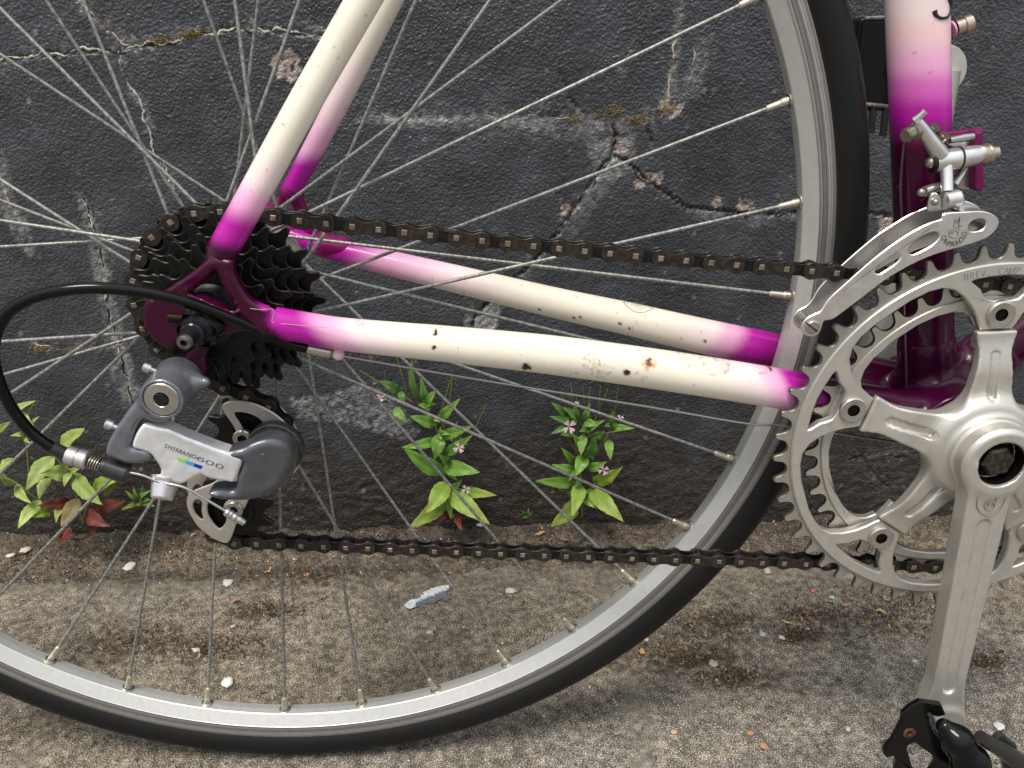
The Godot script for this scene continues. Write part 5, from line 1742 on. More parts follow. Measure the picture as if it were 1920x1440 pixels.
# ---------- front derailleur
func build_front_derailleur() -> void:
	var fd := group_of("front_derailleur", bike)
	var silver := Color(0.80, 0.80, 0.80)
	var ol := smooth2(ccw(p2([288.8,-14.2,288,-10.7,289.8,-7.2,293.5,-5,296.6,-3.1,299.8,3,307,10.7,313.3,17.3,319.5,23.4,325.8,28.8,332.1,33.6,338.6,37.6,343.8,40,347.8,41.3,348.8,44,357.8,44.6,365.6,45,371.5,43.8,375.6,40.9,376,37.2,374.4,34.3,370.7,31.5,362,28.4,354.4,26.3,347,23.8,340.3,20.8,332.4,16.3,325.2,11.2,316.9,3.8,309.2,-3,303.2,-7.8,298.9,-8.9,298.1,-12.8,296.9,-15.7,293.7,-17,290.6,-16.2])), 3)
	var s1 := smooth2(p2([361.8,37.7,363,40.1,366.4,41.3,369.2,40.6,369.9,38.3,368.6,36,364.9,35.1,362.6,35.7]), 3)
	var s2 := smooth2(p2([334.7,26.7,337,30.7,341.4,33.8,345.5,35.2,348.2,34.4,348.4,31.8,345.3,28.4,340.1,25.4,336.7,24.3]), 3)
	var s3 := smooth2(p2([320.4,16.3,323.6,20.8,327.3,24.3,330.5,25,331.8,23.5,330.2,20.4,325.7,16.8,322.4,14.8]), 3)
	var b := Buf.new()
	b.col = silver
	plate(b, ol, [s1, s2, s3], 52.9, 54.3, 0.45, Color(0.85, 0.85, 0.86))
	part("cage_plate", b, M.polish, fd)
	b = Buf.new()
	b.col = Color(0.66, 0.65, 0.64)
	var ol2 := smooth2(ccw(p2([288.8,-14.2,288,-10.7,289.8,-7.2,293.5,-5,296.4,-1.6,299.5,5.2,306.6,13.7,312.8,20.3,319,26.4,325.2,32,331.6,36.6,337.9,40.8,343.2,43.2,348.5,45.5,357.2,47.4,365,47.5,372.1,44.6,375.6,40.9,376,37.2,374.4,34.3,370.7,31.5,362,28.4,347,23.8,340.3,20.8,332.4,16.3,325.2,11.2,316.9,3.8,309.2,-3,303.2,-7.8,298.9,-8.9,298.1,-12.8,296.9,-15.7,293.7,-17,290.6,-16.2])), 3)
	plate(b, ol2, [], 40.6, 41.8, 0.4, Color(0.8, 0.8, 0.82))
	part("cage_plate", b, M.polish, fd)
	# bridge and tail spacer between the plates
	b = Buf.new()
	b.col = silver
	var br := p3([358.2,44.3,54,365.5,45.2,54,371.9,43.9,54,375.8,40.5,54,375.8,36.9,54,374,34.3,54])
	var sp := spline(br, 5)
	for k in sp.size() - 1:
		var d := (sp[k + 1] - sp[k]).normalized()
		var nn := Vector3(-d.y, d.x, 0)
		for s in [0.0, 1.1]:
			var w: Vector3 = nn * -s
			var m := nn if s == 0.0 else -nn
			b.quad(b.vert(sp[k] + w, m), b.vert(sp[k + 1] + w, m), b.vert(sp[k + 1] + w - Vector3(0, 0, 13), m), b.vert(sp[k] + w - Vector3(0, 0, 13), m))
	part("cage_bridge", b, M.polish, fd)
	var tail := p3([293.4,-11.7,54])[0]
	b = Buf.new()
	b.col = Color(0.5, 0.47, 0.42)
	lathe(b, p2([3.0, -12, 3.0, 0.3]), tail, Vector3(0, 0, 1), 18)
	lathe(b, p2([3.6, 0.3, 3.6, 1.2, 3.0, 1.7, 0, 1.8]), tail, Vector3(0, 0, 1), 24)
	part("tail_screw", b, M.polish, fd)
	b = Buf.new()
	b.col = Color(0.03, 0.028, 0.025)
	var sl := p3([289.6,-9.2,56.2,295.4,-13.4,56.2])
	rod(b, sl[0], sl[1], 0.4, 6)
	part("screw_slot", b, M.dark, fd)
	# arms and pivots
	var pa := p3([346.3,65.7,40,349.8,66.1,40,359.8,67.2,38,368,68.2,36,371.4,69.3,35])
	b = Buf.new()
	b.col = silver
	tube(b, pa, [4.4, 5.2, 5.2, 5.0, 3.8], 26)
	part("pivot_barrel", b, M.polish, fd)
	b = Buf.new()
	b.col = Color(0.03, 0.028, 0.026)
	var gap := p3([359.1,67.2,38,360.1,67.3,38])
	rod(b, gap[0], gap[1], 5.45, 26)
	rod(b, p3([345.2,65.5,40])[0], p3([346.8,65.8,40])[0], 4.9, 20)
	part("pivot_seal", b, M.dark, fd)
	b = Buf.new()
	b.col = Color(0.42, 0.39, 0.34)
	ball(b, p3([344.9,65.6,40.5])[0], Vector3(2.6, 2.9, 2.9))
	ball(b, p3([340,52.5,46])[0], Vector3(1.9, 2.1, 2.1))
	ball(b, p3([346.4,48.3,48.5])[0], Vector3(1.6, 1.7, 1.7))
	part("pivot_pin", b, M.polish, fd)
	b = Buf.new()
	b.col = silver
	tube(b, p3([348.9,69.1,41,342.7,75.2,42,337.1,81,43,333.4,84.8,43]), [4.2, 3.5, 2.9, 2.6], 20)
	tube(b, p3([332.3,85.2,43,333.9,87.2,44,335.5,89.5,45]), [1.8, 1.5, 1.6], 16)
	part("cable_arm", b, M.polish, fd)
	b = Buf.new()
	b.col = Color(0.27, 0.24, 0.19)
	var cb := p3([334.5,80.4,43,325.4,77.9,47])
	lathe(b, p2([0, 0, 3.2, 0, 3.2, 1.6, 4.1, 1.8, 4.1, 3.2, 3.4, 3.6, 3.4, 7.2, 2.8, 7.8, 0, 7.8]), cb[0], cb[1] - cb[0], 36, [], 6, 0.03)
	part("clamp_bolt", b, M.polish, fd)
	b = Buf.new()
	b.col = silver
	tube(b, p3([352,64.1,42,352.3,59,44,352.1,52.8,47]), [3.0, 2.8, 2.9], 18)
	rod(b, p3([350.7,48.8,48])[0], p3([357.5,49.8,47])[0], 4.3, 24)
	part("link_arm", b, M.polish, fd)
	b = Buf.new()
	b.col = Color(0.5, 0.5, 0.5)
	tube(b, p3([365.5,62.9,34,362,58.8,38,358,54.8,42]), [2.2, 2.0, 1.8], 14)
	tube(b, p3([356.1,75,33,363.3,76.1,32,368.2,76.5,31]), [1.6, 1.9, 1.8], 14)
	tube(b, p3([343.7,52.2,42,347.6,53.1,41,351.8,54.2,40]), [2.6, 2.6, 2.3], 14)
	part("rear_link", b, M.polish, fd)
	# fork lugs on the cage
	for q in [p2([344.7,43.8,344.2,50.6,345.6,52.5,347.9,51.8,349.9,49.3,350.8,45.5,350.8,43.8]), p2([359.4,44.3,358.2,51.5,358.7,53.2,360.6,51.1,362,45.6])]:
		b = Buf.new()
		b.col = Color(0.72, 0.72, 0.72)
		plate(b, smooth2(ccw(q), 3), [], 45.5, 47.5, 0.4)
		part("cage_lug", b, M.polish, fd)
	# painted bracket on the seat tube with its bolt
	b = Buf.new()
	b.col = Color(0.13, 0.005, 0.065)
	plate(b, smooth2(ccw(p2([368.3,77.9,370.4,78.7,372.4,78.3,373.7,73.7,376.4,61.8,378.8,53.2,377.9,50.5,374.7,51,373.3,53.2,370.7,66.1])), 2), [], 18.0, 32.0, 0.8)
	var tb := p3([356.1,76.6,24,367.4,77.6,24,375.8,77.9,24])
	tube(b, tb, [1.2, 1.5, 2.0], 14)
	part("painted_bracket", b, M.paint, fd)
	b = Buf.new()
	b.col = Color(0.60, 0.58, 0.55)
	plate(b, smooth2(ccw(p2([357.1,74,365.4,76.9,369.8,76.8,370.9,71.8,361.4,70.6])), 2), [], 22.0, 28.0, 0.8)
	plate(b, smooth2(ccw(p2([366.8,51.8,368.4,59.2,373.1,62.2,376.2,51.3,372.2,49.8])), 2), [], 22.0, 27.0, 0.8)
	part("body_plate", b, M.polish, fd)
	var hb := p3([378.9,66.8,24,386.5,67.8,24])
	b = Buf.new()
	b.col = Color(0.48, 0.42, 0.34)
	lathe(b, p2([0, -2, 5.2, -2, 5.4, 0, 5.2, 2.2, 5.4, 2.6, 5.0, 4.2, 3.4, 4.4]), hb[0], hb[1] - hb[0], 30)
	lathe(b, p2([3.6, 4.2, 3.7, 7.4, 3.1, 8.2, 0, 8.2]), hb[0], hb[1] - hb[0], 6)
	part("bracket_bolt", b, M.polish, fd)
	b = Buf.new()
	b.col = Color(0.33, 0.29, 0.22)
	for q in p3([348.1,78.9,30,352.1,75.4,33]): lathe(b, p2([0, 3, 2.6, 3, 2.8, 2.4, 2.8, -3]), q, Vector3(0.3, 0.8, 0.5), 16)
	part("limit_screw", b, M.polish, fd)
	b = Buf.new()
	b.col = Color(0.4, 0.38, 0.36)
	var cab := p3([329.1,75.5,43,334.3,64.4,34,339.5,52.9,26])
	tube(b, PackedVector3Array([cab[0], cab[1], cab[2], Vector3(BB.x - 14, BB.y - 10, 8)]), 0.6, 8)
	part("shift_cable", b, M.cable, fd)
	# stamped emblem
	b = Buf.new()
	b.col = Color(0.33, 0.32, 0.32)
	var em := p3([355.4,34.4,54.5])[0]
	swirl(b, em, 3.0, 0.2)
	part("stamped_emblem", b, M.dark, fd)
	var w := "CAMPAGNOLO"
	for k in w.length():
		var an := 200.0 + k * 17.5
		var q := polar(5.1, an)
		letter(w[k], 2.1, Transform3D(Basis(Vector3(0, 0, 1), deg_to_rad(an + 90.0)), em + Vector3(q.x, q.y, -0.04)), Color(0.10, 0.10, 0.10), fd)

# ---------- pedals
func build_pedals() -> void:
	var pd := group_of("pedal", bike)
	var black := Color(0.007, 0.007, 0.0075)
	var b := Buf.new()
	b.col = black
	var ol := ccw(p2([366.8,-217.2,362.3,-221.1,358.7,-225.8,359.3,-231.8,357.9,-238.3,355.9,-245.9,353,-252.3,353.4,-255.9,355.6,-258.9,359.5,-257.7,361.4,-261.3,361.6,-266.5,362.9,-275.8,381.4,-290.7,397.4,-291.3,399.3,-274.8,394.5,-264.2,389.2,-254.9,384.7,-244.7,380.3,-240.7,376.4,-234.5,374.5,-227.4,379.8,-229.2,383.8,-227.7,379.5,-219.8,372.6,-218.3]))
	var hole := smooth2(p2([366.3,-251,369.8,-247.8,375.5,-252.8,383.4,-259.5,383,-268.4,378.2,-274,372.1,-266.9,368,-256.4]), 2)
	plate(b, ol, [hole], 90.6, 94.0, 0.7)
	part("cage_plate", b, M.plastic, pd)
	b = Buf.new()
	b.col = black
	var body := p3([380,-229.7,100,386.6,-235.5,104,394.9,-248.9,106,401.7,-265.9,108])
	var shape := func(p: Vector3) -> float:
		var d := cap_d(p, body[0], body[1], 4.5, 7.5)
		d = smin(d, cap_d(p, body[1], body[2], 7.5, 9.5), 4.0)
		d = smin(d, cap_d(p, body[2], body[3], 9.5, 10.5), 4.0)
		return d
	solid(b, body[3] + Vector3(-40, -20, -30), body[0] + Vector3(40, 20, 30), 0.9, shape)
	part("pedal_body", b, M.plastic, pd)
	b = Buf.new()
	b.col = Color(0.024, 0.024, 0.025)
	var arm := p3([395.4,-229.5,108,405.8,-237.8,106,416.4,-246.3,104,429.9,-259,102,444.9,-276.7,100])
	tube(b, spline(arm, 4), [3.6, 4.4, 5.5, 6.5], 16)
	plate(b, smooth2(ccw(p2([408.7,-239.5,409.4,-235.7,412.4,-233.6,416.7,-238.1,421.8,-242.1,423.1,-245.4,423.5,-251,426.9,-254.4,432.1,-256.9,436,-272.9,424.8,-272.5,415.7,-251.8])), 2), [], 99.0, 103.0, 0.8)
	part("cage_claw", b, M.plastic, pd)
	b = Buf.new()
	b.col = Color(0.045, 0.046, 0.048)
	var edge := p3([373.3,-225.7,94.6,376.8,-230.7,94.6,377.5,-236.1,94.6,381.2,-241.2,94.6,384.7,-245.2,94.6,386.7,-252,94.6,392.2,-258.9,94.6,393.4,-264.7,94.6,397.4,-271.7,94.6])
	tube(b, spline(edge, 4), 1.0, 8)
	part("pressed_edge", b, M.plastic, pd)
	var rv := p3([364.9,-239.6,94])[0]
	b = Buf.new()
	b.col = Color(0.16, 0.07, 0.045)
	lathe(b, p2([3.5, 0, 3.5, 0.7, 2.9, 1.0, 1.5, 0.8, 1.3, 0.2, 0, 0.2]), rv, Vector3(0, 0, 1), 24, [b.col, Color(0.24, 0.13, 0.09), b.col, b.col, Color(0.03, 0.02, 0.02)])
	tag(part("rivet", b, M.dark, pd), "rusty brown rivet in the black cage")
	b = Buf.new()
	b.col = Color(0.35, 0.34, 0.33)
	rod(b, Vector3(BB.x, BB.y - 170, 60), Vector3(BB.x, BB.y - 170, 105), 6.4, 24)
	part("pedal_axle", b, M.polish, pd)
	# far crank and far pedal behind the seat tube
	var far := group_of("pedal", bike)
	b = Buf.new()
	b.col = Color(0.72, 0.71, 0.69)
	var fa := p3([402.4,103,-73])[0]
	tube(b, PackedVector3Array([Vector3(BB.x, BB.y - 6, -64), Vector3(BB.x + 4, BB.y + 25, -68), Vector3(BB.x + 10, BB.y + 100, -70), fa]), [19, 13, 10.5, 10], 28)
	lathe(b, p2([0, -86, 12, -86, 14.5, -84, 14.5, -73, 13.5, -71.5, 0, -71.5]), Vector3(fa.x, fa.y, 0), Vector3(0, 0, 1), 36)
	part("far_crank_arm", b, M.alu, far)
	b = Buf.new()
	b.col = black
	var c := Vector3(388, 106, -122)
	var pb := func(p: Vector3) -> float:
		var q := (p - c).abs() - Vector3(27, 24, 24)
		return Vector3(maxf(q.x, 0), maxf(q.y, 0), maxf(q.z, 0)).length() + minf(maxf(q.x, maxf(q.y, q.z)), 0.0) - 3.0
	solid(b, c - Vector3(33, 30, 30), c + Vector3(33, 30, 30), 1.6, pb)
	part("pedal_body", b, M.plastic, far)
	b = Buf.new()
	b.col = Color(0.30, 0.29, 0.28)
	tube(b, PackedVector3Array([Vector3(360, 84, -92), Vector3(380, 82, -93), Vector3(410, 78, -94)]), 1.4, 8)
	part("cage_rail", b, M.dark, far)
	b = Buf.new()
	b.col = Color(0.30, 0.29, 0.28)
	tube(b, PackedVector3Array([Vector3(360, 132, -94), Vector3(385, 133, -95), Vector3(412, 133, -96)]), 1.2, 8)
	part("cage_rail", b, M.dark, far)
	b = Buf.new()
	b.col = Color(0.02, 0.02, 0.02)
	for k in 3: rod(b, Vector3(366 + k * 8, 82, -94), Vector3(366 + k * 8, 68 - k * 2, -92), 2.2, 10)
	part("cage_tooth", b, M.plastic, far)

# ---------- plants
func leaf(b: Buf, base: Vector3, tip: Vector3, w: float, bow: float, col: Color, edge: Color, rng: RandomNumberGenerator) -> void:
	var along := tip - base
	var len := along.length()
	var d := along / len
	var view := Vector3(rng.randf_range(-0.25, 0.25), 0.55 + rng.randf_range(-0.2, 0.2), 1.0)
	var side := d.cross(view).normalized()
	var up := side.cross(d).normalized()
	if up.z < 0: up = -up
	var nl := 16
	var nw := 8
	var f := b.v.size()
	var wob := rng.randf_range(0, TAU)
	for i in nl + 1:
		var t := float(i) / nl
		var half := w * 0.5 * (1.0 + 0.05 * sin(i * 2.4 + wob)) * pow(sin(PI * pow(t, 0.78)), 0.95) * (1.0 - 0.18 * t) + 0.25 * (1.0 - t)
		var mid := base + along * t + up * (bow * sin(PI * t) - bow * 1.1 * t * t) + side * sin(t * 4.0 + wob) * w * 0.03
		for j in nw + 1:
			var s := float(j) / nw * 2.0 - 1.0
			var vein := 0.5 + 0.5 * cos((t * 9.0 - absf(s) * 2.6) * TAU)
			var lift := absf(s) * half * 0.32 - 0.16 * half * pow(absf(s), 3.0) + 0.05 * w * sin(t * 17.0 + wob) * absf(s) - 0.018 * w * pow(vein, 4.0)
			var c := col.lerp(edge, clampf(pow(absf(s), 3.0) * 0.5 + pow(t, 5.0) * 0.8, 0, 1))
			c = c * (1.0 + 0.10 * sin(t * 31.0 + s * 5.0 + wob) * 0.5)
			c = c.lerp(col * 0.55, 0.5 * pow(vein, 5.0))
			if absf(s) < 0.13: c = c.lerp(Color(col.r * 0.8 + 0.03, col.g * 0.55, col.b * 0.7), 0.55)
			b.vert(mid + side * half * s + up * lift, up, c)
	for i in nl:
		for j in nw:
			var k := f + i * (nw + 1) + j
			b.quad(k, k + 1, k + nw + 2, k + nw + 1)
	for i in nl + 1:
		for j in nw + 1:
			var k := f + i * (nw + 1) + j
			var e1 := b.v[f + mini(i + 1, nl) * (nw + 1) + j] - b.v[f + maxi(i - 1, 0) * (nw + 1) + j]
			var e2 := b.v[f + i * (nw + 1) + mini(j + 1, nw)] - b.v[f + i * (nw + 1) + maxi(j - 1, 0)]
			var g := e1.cross(e2).normalized()
			if g.length() > 0.5: b.n[k] = g if g.dot(up) > 0 else -g

const GREENS := [[Color(0.125, 0.27, 0.035), Color(0.14, 0.25, 0.03)], [Color(0.20, 0.33, 0.045), Color(0.28, 0.26, 0.05)], [Color(0.085, 0.20, 0.035), Color(0.09, 0.19, 0.03)], [Color(0.15, 0.034, 0.022), Color(0.10, 0.02, 0.015)], [Color(0.19, 0.17, 0.07), Color(0.24, 0.10, 0.05)], [Color(0.26, 0.36, 0.09), Color(0.27, 0.33, 0.07)]]

func plant(label: String, base: Vector3, stems: Array, leaves: Array, pods: Array, flowers: Array, sd: int, called := "willowherb") -> void:
	var rng := RandomNumberGenerator.new()
	rng.seed = sd
	var p := group_of(called, self)
	p.position = V(base.x, base.y, base.z)
	tag(p, label, "plant", "")
	var T := Transform3D(Basis(), -base)
	for s in stems:
		var b := Buf.new()
		b.lift = 0.0
		b.t = T
		b.col = Color(0.13, 0.14, 0.04) if s.size() > 9 else Color(0.16, 0.10, 0.05)
		tube(b, spline(p3(s), 5), [1.2, 0.95, 0.6], 7)
		part("stem", b, M.leaf, p)
	for k in range(0, leaves.size(), 8):
		var b := Buf.new()
		b.lift = 0.0
		b.t = T
		var tone: Array = GREENS[int(leaves[k + 7])]
		var v := rng.randf_range(0.85, 1.15)
		leaf(b, Vector3(leaves[k], leaves[k + 1], leaves[k + 2]), Vector3(leaves[k + 3], leaves[k + 4], leaves[k + 5]), leaves[k + 6], rng.randf_range(1.0, 4.5), tone[0] * v, tone[1] * v, rng)
		part("leaf", b, M.leaf, p)
	for k in (18 if flowers.size() > 0 else 0):
		var b := Buf.new()
		b.lift = 0.0
		b.t = T
		var j := (rng.randi() % (leaves.size() / 8)) * 8
		var o := Vector3(leaves[j], leaves[j + 1], leaves[j + 2]) + Vector3(rng.randfn(0, 2.0), rng.randf_range(-2, 5), rng.randf_range(-1, 4))
		var d := Vector3(rng.randf_range(-1, 1), rng.randf_range(-0.5, 0.9), rng.randf_range(0.1, 0.8)).normalized() * rng.randf_range(7.0, 15.0)
		var tone: Array = GREENS[0 if rng.randf() < 0.6 else 2]
		leaf(b, o, o + d, d.length() * rng.randf_range(0.28, 0.45), rng.randf_range(0.5, 2.5), tone[0], tone[1], rng)
		part("leaf", b, M.leaf, p)
	for k in range(0, pods.size(), 6):
		var b := Buf.new()
		b.lift = 0.0
		b.t = T
		b.col = Color(0.10, 0.15, 0.03).lerp(Color(0.20, 0.17, 0.05), rng.randf())
		var a := Vector3(pods[k], pods[k + 1], pods[k + 2])
		var e := Vector3(pods[k + 3], pods[k + 4], pods[k + 5])
		tube(b, PackedVector3Array([a, a.lerp(e, 0.4), a.lerp(e, 0.8), e]), [0.4, 0.65, 0.7, 0.45], 6)
		part("seed_pod", b, M.leaf, p)
	for k in range(0, flowers.size(), 4):
		var fl := group_of("flower", p)
		var o := Vector3(flowers[k], flowers[k + 1], flowers[k + 2]) - base
		fl.position = o * 0.001
		var face := Vector3(rng.randf_range(-0.3, 0.3), rng.randf_range(-0.1, 0.3), 1).normalized()
		var q := Basis(Quaternion(Vector3(0, 0, 1), face))
		var r: float = flowers[k + 3]
		for s in 4:
			var b := Buf.new()
			b.lift = 0.0
			b.t = Transform3D(q * Basis(Vector3(0, 0, 1), TAU * s / 4.0 + 0.5 + rng.randf_range(-0.15, 0.15)), Vector3.ZERO)
			b.col = Color(0.70, 0.40, 0.56)
			for h in [-1.0, 1.0]:   # a notched petal of two lobes
				var c0 := b.vert(Vector3(r * 0.12, 0, 0.3), Vector3(0, 0, 1), Color(0.75, 0.65, 0.55))
				var ring := [Vector2(0.45, 0.22), Vector2(0.8, 0.42), Vector2(1.0, 0.36), Vector2(1.05, 0.18), Vector2(0.86, 0.0)]
				for m in ring.size() - 1:
					var u: Vector2 = ring[m] * r
					var w: Vector2 = ring[m + 1] * r
					b.tri(c0, b.vert(Vector3(u.x, u.y * h, u.x * 0.22), Vector3(-0.2, 0, 1)), b.vert(Vector3(w.x, w.y * h, w.x * 0.22), Vector3(-0.2, 0, 1)))
			part("petal", b, M.petal, fl)
		var b := Buf.new()
		b.lift = 0.0
		b.col = Color(0.62, 0.55, 0.30)
		ball(b, face * 0.6, Vector3(0.5, 0.5, 0.5), 8)
		part("flower_centre", b, M.petal, fl)

func build_plants() -> void:
	var y0 := -GY
	plant("tall willowherb with two pink flowers rooted at the wall, left of the other flowering one", Vector3(85.3, -GY, -268), [[85.9,-316.3,-264,86.1,-285.8,-264,84.4,-259.9,-264,82.1,-234.6,-264,78.4,-209.8,-264,69.9,-195.9,-264], [69.7,-196.8,-266,61,-184.6,-266,59.8,-162.8,-266], [57.6,-189.7,-266,44.2,-179.3,-266,27.9,-168.9,-266], [83.7,-246.1,-262,90.9,-223.1,-262,100.8,-209.3,-262]],
		[85.9,-295.9,-262,55.1,-295.4,-215,17,1,89.1,-275.4,-262,70.3,-285.8,-226,19,1,86.2,-266.2,-262,50.8,-226.1,-240,17,0,83.1,-228.2,-262,48.5,-227.2,-244,10,0,83.2,-222,-260,78.7,-239.2,-244,14,0,85,-257.7,-260,119.7,-248.9,-236,16,0,88.9,-283.6,-260,127.9,-293.6,-216,19,1,96.8,-285.8,-262,135.2,-269.2,-228,12,1,82.9,-224.7,-262,114.5,-204.6,-240,11,0,87.1,-243.3,-260,113.3,-214.4,-240,11,0,80.1,-213.4,-264,58.5,-196.5,-248,12,0,82.7,-207.3,-264,102.7,-181.7,-248,10,0,69.7,-196.8,-266,81.1,-173.2,-255,9,0,65.4,-189.8,-266,56.4,-154.6,-258,7,2,59.4,-184.6,-266,60.6,-146.5,-258,6,2,47.3,-179.3,-266,31.4,-163.8,-255,10,2,48.1,-179.3,-266,51.5,-188.9,-255,7,2,41.6,-196.3,-266,53.1,-204,-252,9,0,69.9,-193.3,-266,69,-162.2,-256,8,2,76.2,-196,-264,65.1,-187,-252,7,0,88.6,-249.5,-258,85.3,-234.6,-240,9,0,92.3,-278.8,-258,102.9,-263.7,-244,8,0,89.8,-258.6,-258,98.2,-261.8,-244,6,0,92.6,-222.2,-260,110.1,-226,-246,8,2,89.5,-309.3,-262,78.7,-306.3,-240,7,3,96.2,-308.3,-260,101,-312.6,-236,8,3,88.3,-296,-262,91.9,-305.2,-246,7,1],
		[83.7,-205.5,-262,97.3,-158.6,-252,91.4,-209.1,-262,98,-156.1,-250,114.6,-221.8,-262,127.9,-185.4,-246,54.8,-184.5,-266,47.7,-139.5,-255,59.4,-184.6,-266,62.9,-141.4,-255,48.6,-184.4,-266,14.3,-152.3,-252,34.9,-167.4,-262,36.2,-155.1,-258,90.8,-227.4,-260,86,-203.4,-250,101,-207.4,-258,94.7,-222.2,-246],
		[101.8,-227.6,-244,5.2,107.2,-270.8,-242,4.6,31.1,-178.1,-250,4], 201)
	plant("bushy willowherb with small pink flowers rooted at the wall, right of the taller one", Vector3(221.1, -GY, -268), [[221.4,-317.4,-264,219.8,-288.8,-264,217.4,-262.6,-264,215.3,-240.8,-264,213,-215.9,-264,211,-198.4,-264], [220.2,-254.3,-262,232.8,-241.9,-262,243.4,-226,-262,248.7,-201.6,-262], [213.3,-242.3,-260,205,-227.9,-260,203.5,-220.8,-260], [218.5,-250.6,-262,224.3,-229.2,-262,231.5,-206.5,-262]],
		[214.4,-278.1,-262,173,-260.3,-236,12,0,217.7,-278.2,-262,207.8,-289.2,-222,15,1,216.6,-298.9,-262,186.9,-297.1,-214,17,1,227.7,-284,-262,253.8,-293.4,-216,18,1,230.8,-278.5,-262,253.2,-248.5,-236,15,1,221.5,-247.8,-260,211.1,-255.5,-238,14,0,224.7,-249.7,-260,228.5,-220.4,-244,13,2,215,-239.7,-262,209.9,-218.5,-248,8,0,212,-254.9,-260,198.2,-231.1,-244,8,0,224.4,-231,-262,237,-212.9,-244,9,0,216.2,-215.9,-264,186.4,-199.8,-250,8,2,204.9,-208.7,-264,189.2,-186.9,-252,8,2,216.1,-212.4,-264,200.4,-192,-252,9,2,219.3,-212.5,-264,223.5,-190.7,-254,8,2,222.5,-220.3,-262,235,-203.9,-246,8,0,244.7,-219,-262,245.1,-195.2,-250,7,0,246.3,-218.2,-262,263.7,-212,-246,7,0,243.6,-231.4,-262,244.4,-243.1,-244,9,0,208.2,-215.8,-264,189.4,-217,-250,8,2,211.4,-221.9,-262,196.8,-218.6,-248,8,2,214.5,-212.4,-264,209.8,-190.5,-254,8,2,219.2,-224.6,-260,216,-236.5,-242,10,0,225.1,-260.6,-260,238.6,-246.9,-244,10,0,212.2,-264,-260,191.3,-247.7,-244,9,0,221.4,-293.3,-262,233.4,-293.5,-240,11,1,203.4,-212.2,-264,194.4,-197,-254,7,2,220.6,-211.5,-262,229.9,-208.5,-248,10,0,206.5,-293,-262,218,-276.9,-250,8,0,237.1,-229.5,-262,232.1,-219.9,-250,5,0],
		[220.4,-202.9,-262,217,-171.8,-254,223.5,-202.9,-262,223.5,-173.3,-254,233.1,-206.6,-262,233,-170.9,-252,233,-203.1,-262,239.9,-174,-252,248.4,-200.7,-260,249.4,-173.5,-252,207.6,-197.5,-262,205.2,-182.8,-256,202.9,-197.4,-262,197,-177.7,-256,209.3,-200.9,-262,206.1,-169.5,-256,215.6,-202.8,-262,211.2,-183.7,-254,230.3,-224.8,-260,262.5,-213,-246],
		[204,-208.8,-246,6.6,236.7,-250.7,-238,5.2,251.6,-201.2,-246,3.2,211.6,-189.2,-254,2.2], 202)
	plant("willowherb with red lower leaves growing behind the rear derailleur at the wall", Vector3(-269.8, -GY, -262), [[-266.4,-309.4,-256,-266.2,-281.3,-256,-267.7,-255.4,-256,-281.5,-229.9,-256], [-275.9,-300.9,-256,-298.3,-287.1,-256,-317.2,-265.5,-256,-332.4,-254,-256,-339.1,-247.5,-256], [-265.3,-304.4,-256,-251.9,-279.9,-256,-244,-268.7,-256]],
		[-267.8,-224,-250,-227.2,-192,-226,15,5,-274.1,-233.1,-250,-291.8,-251,-222,17,5,-261.4,-249.5,-248,-274.4,-237.1,-226,17,5,-261.7,-251.1,-248,-219.5,-262.7,-212,18,5,-248,-269.6,-252,-208.4,-244.7,-230,14,1,-313.2,-262.2,-250,-312.8,-237.1,-226,11,5,-316,-262.1,-250,-293.8,-267.9,-226,10,5,-283.4,-254.9,-250,-286.5,-265.1,-230,11,5,-296.1,-277.2,-248,-303.3,-288.3,-216,13,5,-290.5,-290.2,-250,-295.4,-282.7,-226,10,1,-260.1,-247.7,-246,-261.8,-253.4,-232,7,5,-259.9,-246.9,-246,-243.4,-234.9,-232,6,5,-266.5,-282.6,-250,-281.1,-266.8,-220,12,3,-260.2,-276.7,-248,-262.7,-286.1,-214,15,4,-249.5,-290.7,-252,-206.3,-268,-226,14,3,-254.9,-291.4,-248,-225.8,-292.1,-222,15,3,-252,-307.6,-250,-254.2,-304.2,-214,13,3,-276.2,-308.8,-250,-274,-306.7,-216,10,3,-284,-311.9,-250,-279.5,-300.8,-226,6,3,-277.6,-288.9,-250,-277.4,-289.1,-232,9,1,-239.3,-277.4,-254,-210.1,-247.5,-234,8,1,-312,-233.9,-250,-315.1,-235.4,-230,9,5],
		[], [], 203)
	plant("small green sprig of narrow leaves against the wall beneath the looped black cable", Vector3(-321.9, -GY, -268), [[-311,-270.7,-262,-304.2,-226.3,-262,-304.8,-217,-262,-298.8,-201.8,-262,-286.3,-181.3,-262]],
		[-305.3,-189.9,-256,-278.5,-174.4,-246,7,5,-324.1,-209.1,-256,-304.1,-194.9,-246,7,5,-298.1,-190,-256,-283.6,-198.8,-244,9,5,-292.5,-203.7,-256,-280.5,-192,-248,5,5,-301.4,-212.6,-256,-304.4,-208.2,-246,5,5,-299.4,-190,-256,-291.3,-197.4,-246,6,5,-300,-215.7,-256,-291.2,-216.9,-246,4,1], [], [], 204, "leafy_sprig")
